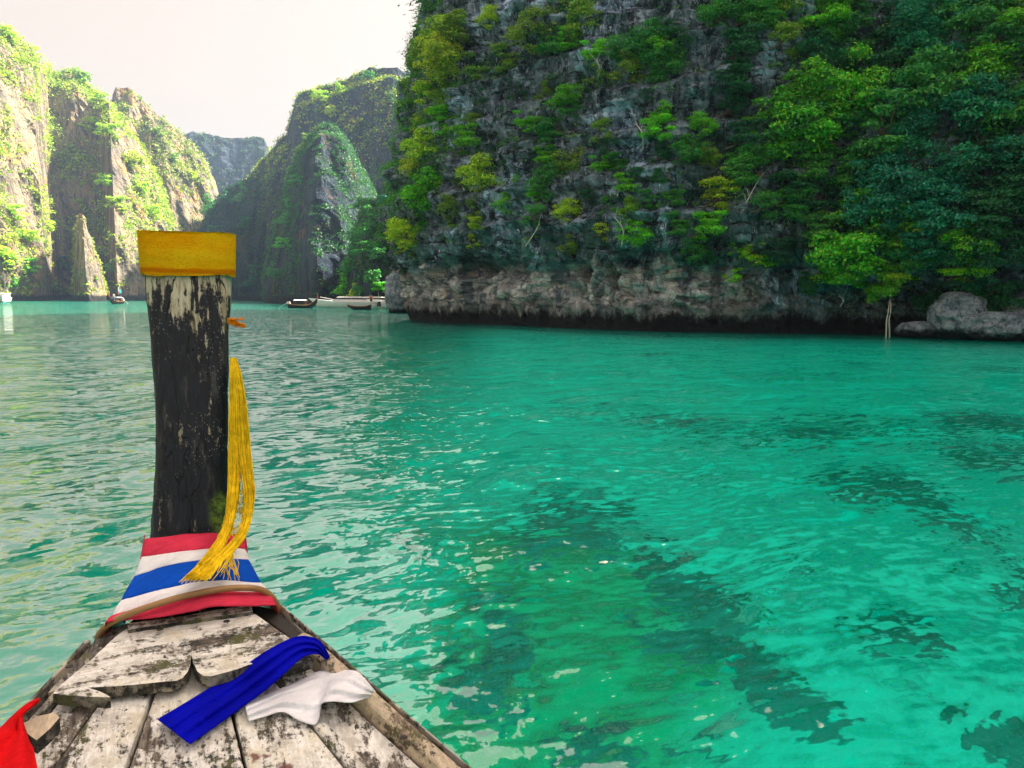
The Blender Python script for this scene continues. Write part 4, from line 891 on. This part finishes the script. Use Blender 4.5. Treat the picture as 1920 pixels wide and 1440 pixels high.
def plank(name, fl_, fr_, s0, s1, top, th, mat, gap=.004, jig=.0015, parent=boat, n=26, seed=0, crown=0.0):
    V = []; r_ = random.Random(seed)
    for i in range(n+1):
        s = s0+(s1-s0)*i/n; a = fl_(s)+gap+r_.uniform(-1, 1)*jig; b = fr_(s)-gap+r_.uniform(-1, 1)*jig
        bv = min(.004, (b-a)*.2); m = (a+b)/2
        V += [dpt(s, a, top-th), dpt(s, a, top-bv), dpt(s, a+bv, top), dpt(s, m, top+crown), dpt(s, b-bv, top), dpt(s, b, top-bv), dpt(s, b, top-th)]
    Fc = [(7*i+k, 7*i+k+1, 7*i+k+8, 7*i+k+7) for i in range(n) for k in range(6)]
    Fc += [tuple(range(6, -1, -1)), tuple(n*7+k for k in range(7))]
    return pyd(name, V, Fc, mat, parent)
seams = [inL]+G[:4]+[inR]
SD = 2.02
for i in range(len(seams)-1):
    plank('deck_plank', seams[i], seams[i+1], S0, SD, 0+[.0, .004, -.002, .003, .0][i], .03, M['plank'], .0045 if i != 3 else .003, seed=i)
plank('deck_plank', G[3], G[4], S0, 1.72, .012, .012, M['plank'], .001, seed=9)   # thin strip over the seam
# bilge underneath the seams, its shade painted in as dark wood
plank('bilge', edgeL, edgeR, S0, 2.3, -.05, .02, M['under'], .01)
# right gunwale: rounded bare beam and two strakes
mixf = lambda f, g, k: (lambda s: f(s)*(1-k)+g(s)*k)
plank('gunwale_beam', inR, mixf(inR, edgeR, .66), S0, 2.0, .035, .05, M['beam'], .002, .003, crown=.008, seed=3)
plank('strake', mixf(inR, edgeR, .68), mixf(inR, edgeR, .8), S0, 2.08, .02, .05, M['strake'], .003, .002, seed=4)
plank('strake', mixf(inR, edgeR, .84), edgeR, S0, 2.17, .028, .07, M['strake'], .002, .0025, seed=5)
# left gunwale
plank('gunwale_beam', mixf(edgeL, inL, .48), inL, S0, 2.02, .012, .05, M['strake'], .003, .003, seed=6)
plank('strake', edgeL, mixf(edgeL, inL, .36), S0, 2.12, .028, .07, M['strake'], .002, .0025, seed=7)
# hull sides
for sgn, ed in ((-1, edgeL), (1, edgeR)):
    rings = []
    for i in range(25):
        s = S0+(2.5-S0)*i/24; l = ed(min(s, 2.1)); kx = max(0, 1-max(0, s-2.1)/.4); l = l*kx
        zt = zdeck(min(s, 2.3))-.02; rings.append([AX*s+RX*(l*(1-.03-.42*f))+UZ*(zt*(1-f)+(-.25)*f) for f in (0, .15, .35, .6, .85, 1)])
    V, Fc = loft(rings); pyd('hull_side', V, Fc if sgn < 0 else [f[::-1] for f in Fc], M['hull'], boat, True)
V, Fc = loft([[AX*s+RX*w+UZ*z for w in (-.045, .045)] for s, z in ((S0, -.25), (1.6, -.25), (2.2, -.1), (2.5, .5), (2.62, 1.3))]); pyd('stem', V, Fc, M['hull'], boat)
# broad shoulders of the prow under the sash
def slab(name, px_poly, up, th, mat, bev=.004, parent=boat, dens=.012, jit=.0012, seed=1, edge=None):
    r_ = random.Random(seed); P = [PD(x, y, up) for x, y in px_poly]; out = []
    for i in range(len(P)):
        a, b = P[i], P[(i+1) % len(P)]; m = max(1, int((b-a).length/dens))
        for k in range(m): out.append(a.lerp(b, k/m)+Vector((r_.uniform(-jit, jit), r_.uniform(-jit, jit), 0)))
    bm = bmesh.new(); vt = [bm.verts.new(p) for p in out]; f = bm.faces.new(vt); f.normal_update()
    if f.normal.z < 0: f.normal_flip()
    rr = bmesh.ops.inset_region(bm, faces=[f], thickness=bev, depth=0)
    for v in vt: v.co.z -= bev
    ret = bmesh.ops.extrude_edge_only(bm, edges=[e for e in bm.edges if e.is_boundary])
    for v in [g for g in ret['geom'] if isinstance(g, bmesh.types.BMVert)]: v.co.z -= th
    bmesh.ops.recalc_face_normals(bm, faces=bm.faces)
    bmesh.ops.triangulate(bm, faces=[f for f in bm.faces if len(f.verts) > 4])
    V = [v.co.copy() for v in bm.verts]; bm.verts.index_update(); Fc = [tuple(v.index for v in f.verts) for f in bm.faces]; side = [abs(f.normal.z) < .35 for f in bm.faces]; bm.free()
    o = pyd(name, V, Fc, mat, parent); o.data.materials.append(M['edgewood'])  # side faces: worn wood, with shade on the edges darkened into its colour
    for p, q in zip(o.data.polygons, side): p.material_index = int(q)
    return o
slab('breasthook', [(242, 1172), (300, 1166), (400, 1154), (468, 1146), (480, 1150), (540, 1192), (588, 1232), (548, 1244), (475, 1241), (430, 1256), (396, 1265), (380, 1264), (369, 1256), (362, 1240), (359, 1221), (357, 1240), (353, 1256), (344, 1267), (332, 1273), (250, 1281), (165, 1286),
                    (188, 1294), (207, 1304), (170, 1303), (130, 1301), (100, 1297), (108, 1286), (170, 1235), (215, 1192)], .05, .026, M['board'], seed=2)
slab('crossbeam', [(238, 1166), (330, 1154), (470, 1130), (473, 1144), (330, 1164), (240, 1178)], .06, .05, M['board'], seed=3)
slab('cleat', [(45, 1352), (70, 1340), (102, 1332), (112, 1342), (95, 1362), (68, 1384), (50, 1372)], .035, .032, M['beam'], seed=4)
slab('edge_strip', [(478, 1132), (512, 1140), (560, 1180), (600, 1222), (580, 1222), (540, 1188), (482, 1148)], .02, .04, M['under'], seed=6)  # dark strip standing in for the shaded slot beside the breasthook
slab('edge_strip', [(196, 1178), (240, 1166), (238, 1178), (110, 1290), (90, 1296)], .02, .04, M['strake'], seed=7)
for (x, y) in ((520, 1190), (757, 1383), (130, 1250), (425, 1165), (300, 1180)):
    c0 = PD(x, y, .058 if y < 1260 else .046); V = [c0+Vector((math.cos(a)*.009, math.sin(a)*.009, 0)) for a in np.linspace(0, 6.283, 11)[:-1]]+[c0+Vector((math.cos(a)*.007, math.sin(a)*.007, .002)) for a in np.linspace(0, 6.283, 11)[:-1]]
    pyd('nail_head', V, [tuple(range(10, 20))]+[(i, (i+1) % 10, 10+(i+1) % 10, 10+i) for i in range(10)], M['under'], boat)
# prow post
rows = [(1180, 250, 462, 2.10), (1100, 262, 452, 2.22), (1040, 272, 442, 2.3), (1010, 280, 432, 2.35), (960, 284, 431, 2.37), (900, 289, 430, 2.39), (800, 291, 428, 2.43), (700, 286, 429, 2.47), (600, 277, 431, 2.51), (515, 268, 437, 2.545), (480, 264, 439, 2.56), (441, 262, 440, 2.575)]
def post_rings(rows, grow=0., th=.075, n=40, ex=5., sub_=4):
    rings = []
    rr = []
    for i in range(len(rows)-1):
        for k in range(sub_): f = k/sub_; rr.append([rows[i][j]*(1-f)+rows[i+1][j]*f for j in range(4)])
    rr.append(rows[-1])
    for (y, xl, xr, s) in rr:
        L_, R_ = PS(xl, y, s), PS(xr, y, s); c = (L_+R_)/2+AX*th; hw = (R_-L_).length/2+grow; ring = []
        for k in range(n):
            a = 2*math.pi*k/n; ca, sa = math.cos(a), math.sin(a)
            ring.append(c+RX*hw*math.copysign(abs(ca)**(2/ex), ca)+AX*(th+grow)*math.copysign(abs(sa)**(2/ex), sa)+UZ*0)
        rings.append(ring)
    return rings
pr = post_rings(rows); z0 = pr[12][0].z; z1 = pr[-1][0].z
for j, ring in enumerate(pr):
    for k, p in enumerate(ring): p += RX*.0015*math.sin(j*1.3+k*2)+RX*.003*float(perlin(p.z*9, k*.1, 3))
V, Fc = loft(pr, True); Fc.append(tuple(len(V)-40+k for k in range(40)))
mossp = PS(422, 962, 2.36)
pyd('prow_post', V, Fc, post_mat(z0, z1, mossp), boat, True)
# yellow towelling band round the head of the post
bandrows = [(517, 266, 439, 2.54), (512, 264.5, 440, 2.54), (500, 263, 440.5, 2.545), (480, 261.5, 441, 2.55), (455, 259.5, 441.5, 2.562), (440, 258, 441, 2.57), (435.5, 258, 440.5, 2.572), (434, 261, 438, 2.572)]
br = post_rings(bandrows, .004, .085, 72, 6., 3)
rr_ = np.random.default_rng(5)
for j, ring in enumerate(br):
    for k, p in enumerate(ring): p += RX*float(rr_.normal()*.0007)+AX*float(rr_.normal()*.0009)+UZ*(.0035*math.sin(k*.35)*(1 if j < 3 else .4)+float(rr_.normal()*.0006))
inn = [[p+(sum(br[-1], Vector())/len(br[-1])-p)*.06-UZ*(.004+.02*q) for p in br[-1]] for q in (0, 1)]
V, Fc = loft(br+inn, True); cc = sum(br[8], Vector())/72
band = tag(pyd('towel_band', V, Fc, towelling(), None, True, origin=cc), 'fuzzy golden yellow cloth band wrapped round the head of the prow post', 'cloth')

fz = []; q_ = random.Random(8)
for k in range(1500):
    ring = br[q_.randrange(len(br))]; i0 = q_.randrange(72); p = ring[i0]; nn = (p-sum(ring, Vector())/72).normalized()
    d_ = (nn+Vector((q_.uniform(-.7, .7), q_.uniform(-.7, .7), q_.uniform(-.7, .9)))).normalized()*q_.uniform(.003, .0075); w_ = nn.cross(UZ).normalized()*.0005
    fz.append(([p-w_-cc, p+w_-cc, p+d_+w_*.5-cc, p+d_-w_*.5-cc], [(0, 1, 2, 3)]))
V, Fc = join(fz); o = local('fuzz', (V, Fc), simple('yellow_lint', (.9, .6, .05), .9, 0), band); o['kind'] = 'stuff'

# striped sash over the foot of the post
ST_ = [[(277, 1011), (350, 1003), (400, 1001), (452, 1004)], [(268, 1045), (350, 1034), (405, 1030), (457, 1030)], [(254, 1081), (330, 1058), (400, 1051), (464, 1050)],
       [(229, 1126), (330, 1100), (400, 1090), (488, 1094)], [(212, 1155), (330, 1124), (400, 1112), (503, 1112)], [(199, 1167), (330, 1153), (400, 1139), (517, 1136)]]
SS = [2.325, 2.28, 2.235, 2.16, 2.12, 2.075]
sash = empty('flag_sash', PS(350, 1080, 2.2), 'red, white and blue striped cloth sash tied over the foot of the prow post', 'sash')
pink = cloth('sash_red', (.78, .05, .11), dark=.75); wht = cloth('sash_white', (.84, .84, .9), dark=.92); blu = cloth('sash_blue', (.006, .09, .62), dark=.8)
def sash_row(i):
    P = [PS(x, y, SS[i]+(0.0 if 0 < k < 3 else .03)) for k, (x, y) in enumerate(ST_[i])]
    m = spline(P, 25); L_ = m[0]; R_ = m[-1]; drop = .05+.10*i/5
    left = [L_+AX*.02*q*(1)-RX*.006*q-UZ*(drop*.25*q**1.3) +AX*.012*q*q for q in (5, 4, 3, 2, 1)]
    right = [R_+AX*.02*q+RX*.006*q-UZ*(drop*.25*q**1.3)+AX*.012*q*q for q in (1, 2, 3, 4, 5)]
    return left+m+right
SR = [sash_row(i) for i in range(6)]
for i, mt in enumerate([pink, wht, blu, wht, pink]):
    rings = []
    for q in range(9):
        f = q/8; row = [a.lerp(b, f) for a, b in zip(SR[i], SR[i+1])]
        rings.append([p-AX*(.004*math.sin(f*math.pi)+.0025*math.sin(k*.9+f*7+i)+.003*float(perlin(k*.25, f*2+i, 1.5)))+UZ*.003*math.sin(f*math.pi) for k, p in enumerate(row)])
    V, Fc = loft(rings); o = pyd('stripe', V, Fc, mt, sash, True)
    o['label'] = ['red top stripe', 'upper white stripe', 'blue middle stripe', 'lower white stripe', 'red bottom stripe'][i]
    so = o.modifiers.new('t', 'SOLIDIFY'); so.thickness = .003
# tan hose round the sash
hp = [PD(183, 1202, -.02), PD(186, 1190, .02), PD(205, 1170, .06)]+[PS(x, y, s) for x, y, s in ((250, 1148, 2.09), (330, 1122, 2.09), (400, 1107, 2.10), (450, 1102, 2.115), (490, 1106, 2.13), (512, 1122, 2.14), (521, 1142, 2.15), (522, 1156, 2.17))]
V, Fc = tube_geo(spline(hp, 50), .0085, 12)
tag(pyd('hose', V, Fc, simple('tan_rubber', (.34, .19, .08), .45, .4), None, True, origin=hp[4]), 'tan rubber hose tied around the striped sash', 'hose')

# yellow net garland hanging beside the post
gold = simple('golden_yarn', (.86, .57, .015), .8, .1, .2, 40)
GP = [(432, 10, 671, 2.47), (431, 22, 705, 2.44), (430, 32, 760, 2.41), (429, 41, 850, 2.36), (428, 49, 920, 2.30), (424, 48, 965, 2.26), (413, 50, 1000, 2.21), (392, 48, 1032, 2.16), (368, 40, 1062, 2.115), (350, 36, 1085, 2.085)]
gar = empty('garland', PS(450, 850, 2.4), 'yellow net garland with a frayed fringe hanging at the right side of the post', 'garland')
r_ = random.Random(4); strands = []; fr = []
def gp(i, q, jx=0, ds=0):
    x, w, y, s = GP[i]; return PS(x+w*q+jx, y, s+ds)
for k in range(250):
    q = r_.random(); q = (q+.4*round(q*8)/8)/1.4 if r_.random() < .5 else q
    gapk = [0, 0, 0, .0, .06, .1, .09, .03, 0, 0]; sg = -1 if q < .5 else 1
    dep = r_.uniform(-.012, .014); ph = r_.uniform(0, 6)
    sw = r_.uniform(-.08, .08)
    pts = [gp(i, min(1, max(0, q+sg*gapk[i]*(1-abs(2*q-1))*1.8+sw*math.sin(i*1.3+ph))), r_.uniform(-1, 1), dep) for i in range(len(GP)-(1 if r_.random() < .25 else 0))]
    pts[-1] += Vector((r_.uniform(-.01, .01), 0, r_.uniform(-.006, .01)))
    strands.append(tube_geo(spline(pts, 26), .0011, 4, False))
for k in range(620):                       # the diagonal threads that make it a net
    i = r_.uniform(.3, 6.0); a = int(i); q = r_.random(); dq = r_.choice((-1, 1))*r_.uniform(.12, .3); di = r_.uniform(.25, .5)
    def pt(ii, qq):
        j = min(int(ii), len(GP)-2); f = ii-j; qq = min(1.02, max(-.02, qq)); return gp(j, qq, 0, 0).lerp(gp(j+1, qq, 0, 0), f)
    dp = AX*r_.uniform(-.014, .012)
    if .4 < (q+dq/2) < .58 and i > 3 and r_.random() < .6: continue
    strands.append(tube_geo([pt(i, q)+dp, pt(i+di/2, q+dq*.5)+dp*1.2, pt(i+di, q+dq)+dp], .0009, 3, False))
V, Fc = join(strands); o = pyd('net', V, Fc, gold, gar, True); o['kind'] = 'stuff'
for k in range(60):
    q = r_.random(); b0 = gp(7, q, 0, -.006); dirn = (gp(9, q)-gp(7, q)); e1 = b0+dirn*r_.uniform(.7, 1.15)+RX*r_.uniform(-.02, .03)
    fr.append(tube_geo([b0, b0.lerp(e1, .5)-AX*.012, e1-AX*.004], [.0016, .0016, .0011], 4, False))
for k in range(16):
    b0 = gp(7, .9+r_.uniform(-.1, .1), 0, .0); fr.append(tube_geo([b0, b0+RX*r_.uniform(-.02, .01)-UZ*.03-AX*.02, b0+RX*r_.uniform(-.03, .02)-UZ*r_.uniform(.045, .07)-AX*.05], .0011, 4, False))
V, Fc = join(fr); o = pyd('fringe', V, Fc, gold, gar, True); o['kind'] = 'stuff'
tuft = []
for k in range(44):
    a = PS(426, 600, 2.5)+RX*0+UZ*r_.uniform(-.012, .006); up = r_.random() < .25
    e1 = PS(455+r_.uniform(-16, 6), (597 if up else 611)+r_.uniform(-3, 4), 2.47); tuft.append(tube_geo([a, a.lerp(e1, .5)+UZ*.003, e1], .0013, 4, False))
V, Fc = join(tuft); o = pyd('yarn_tuft', V, Fc, simple('orange_yarn', (.75, .25, .01), .8, .1, .3, 60), None, True, origin=PS(440, 603, 2.5)); tag(o, 'short orange yarn ends sticking out behind the post', 'yarn', kind='stuff')

# loose cloths
def drape(name, top, bot, mat, label, up_fn, nw=14, nl=60, folds=3, amp=.008, seed=0, puck=.6):
    T = spline([(a, b, 0) for a, b in top], nl); B = spline([(a, b, 0) for a, b in bot], nl); rings = []; allp = []
    for i in range(nl):
        t = i/(nl-1); ring = []
        for k in range(nw):
            w = k/(nw-1); x = T[i].x*(1-w)+B[i].x*w; y = T[i].y*(1-w)+B[i].y*w
            h = up_fn(t, w)+amp*(.5+.5*math.sin(w*folds*math.pi*2+2.2*t+.8*math.sin(t*5)+seed))*(1-puck*abs(2*w-1)**3)+.35*amp*float(perlin(t*6+seed, w*3, 1))
            ring.append(PD(x, y, h))
        rings.append(ring)
    V, Fc = loft(rings); o = pyd(name, V, Fc, mat, None, True, origin=PD(*[sum(c)/2 for c in zip(top[len(top)//2], bot[len(bot)//2])]))
    so = o.modifiers.new('t', 'SOLIDIFY'); so.thickness = .004; so.offset = -1
    su = o.modifiers.new('s', 'SUBSURF'); su.levels = su.render_levels = 1
    return tag(o, label, 'cloth')
def edge_fall(t0, dep): return lambda t: -dep*max(0, (t-t0)/(1-t0))**1.5
ef = edge_fall(.88, .05)
drape('blue_cloth', [(294, 1347), (345, 1318), (405, 1282), (455, 1250), (500, 1220), (545, 1197), (575, 1193), (600, 1204), (618, 1236)], [(357, 1396), (400, 1366), (440, 1338), (490, 1302), (530, 1268), (562, 1238), (580, 1229), (596, 1228), (614, 1238)],
      cloth('blue_fabric', (.002, .004, .5), dark=.7), 'long royal blue cloth lying across the deck planks', lambda t, w: .016+.062*float(sstep(.28, .55, t))+ef(t), folds=3.2, amp=.016, seed=1)
drape('white_cloth', [(459, 1320), (490, 1305), (530, 1288), (570, 1270), (600, 1256), (640, 1255), (668, 1257), (688, 1275), (706, 1298)], [(466, 1351), (500, 1341), (530, 1334), (560, 1350), (592, 1357), (598, 1322), (620, 1314), (660, 1316), (702, 1306)],
      cloth('white_fabric', (.84, .86, .93), dark=.95), 'crumpled white cloth draped over the right gunwale', lambda t, w: .014+.045*float(sstep(.5, .75, t))+edge_fall(.9, .05)(t), folds=2.6, amp=.015, seed=3)
drape('red_cloth', [(74, 1311), (50, 1322), (22, 1345), (0, 1366), (-60, 1410), (-140, 1480)], [(72, 1314), (38, 1345), (50, 1376), (64, 1412), (72, 1470), (60, 1560)],
      cloth('red_fabric', (.72, .008, .012), dark=.7), 'bright red cloth hanging over the left gunwale in the corner', lambda t, w: .05+.02*t, folds=1.8, amp=.022, seed=5)

# ------------------------------------------------------------------ haze
hm = bpy.data.materials.new('haze'); hm.use_nodes = True; hn = hm.node_tree.nodes; hn.clear()
ho = hn.new('ShaderNodeOutputMaterial'); pv = hn.new('ShaderNodeVolumePrincipled'); pv.inputs['Color'].default_value = (.42, .64, 1, 1); pv.inputs['Density'].default_value = .0006
pv.inputs['Anisotropy'].default_value = .35
hm.node_tree.links.new(pv.outputs[0], ho.inputs['Volume'])
V, Fc = box(-600, 420, -140, 760, -6, 150); me = bpy.data.meshes.new('haze'); me.from_pydata(V, [], Fc); me.materials.append(hm)
tag(link('haze', me), 'thin bluish haze over the lagoon', kind='stuff')
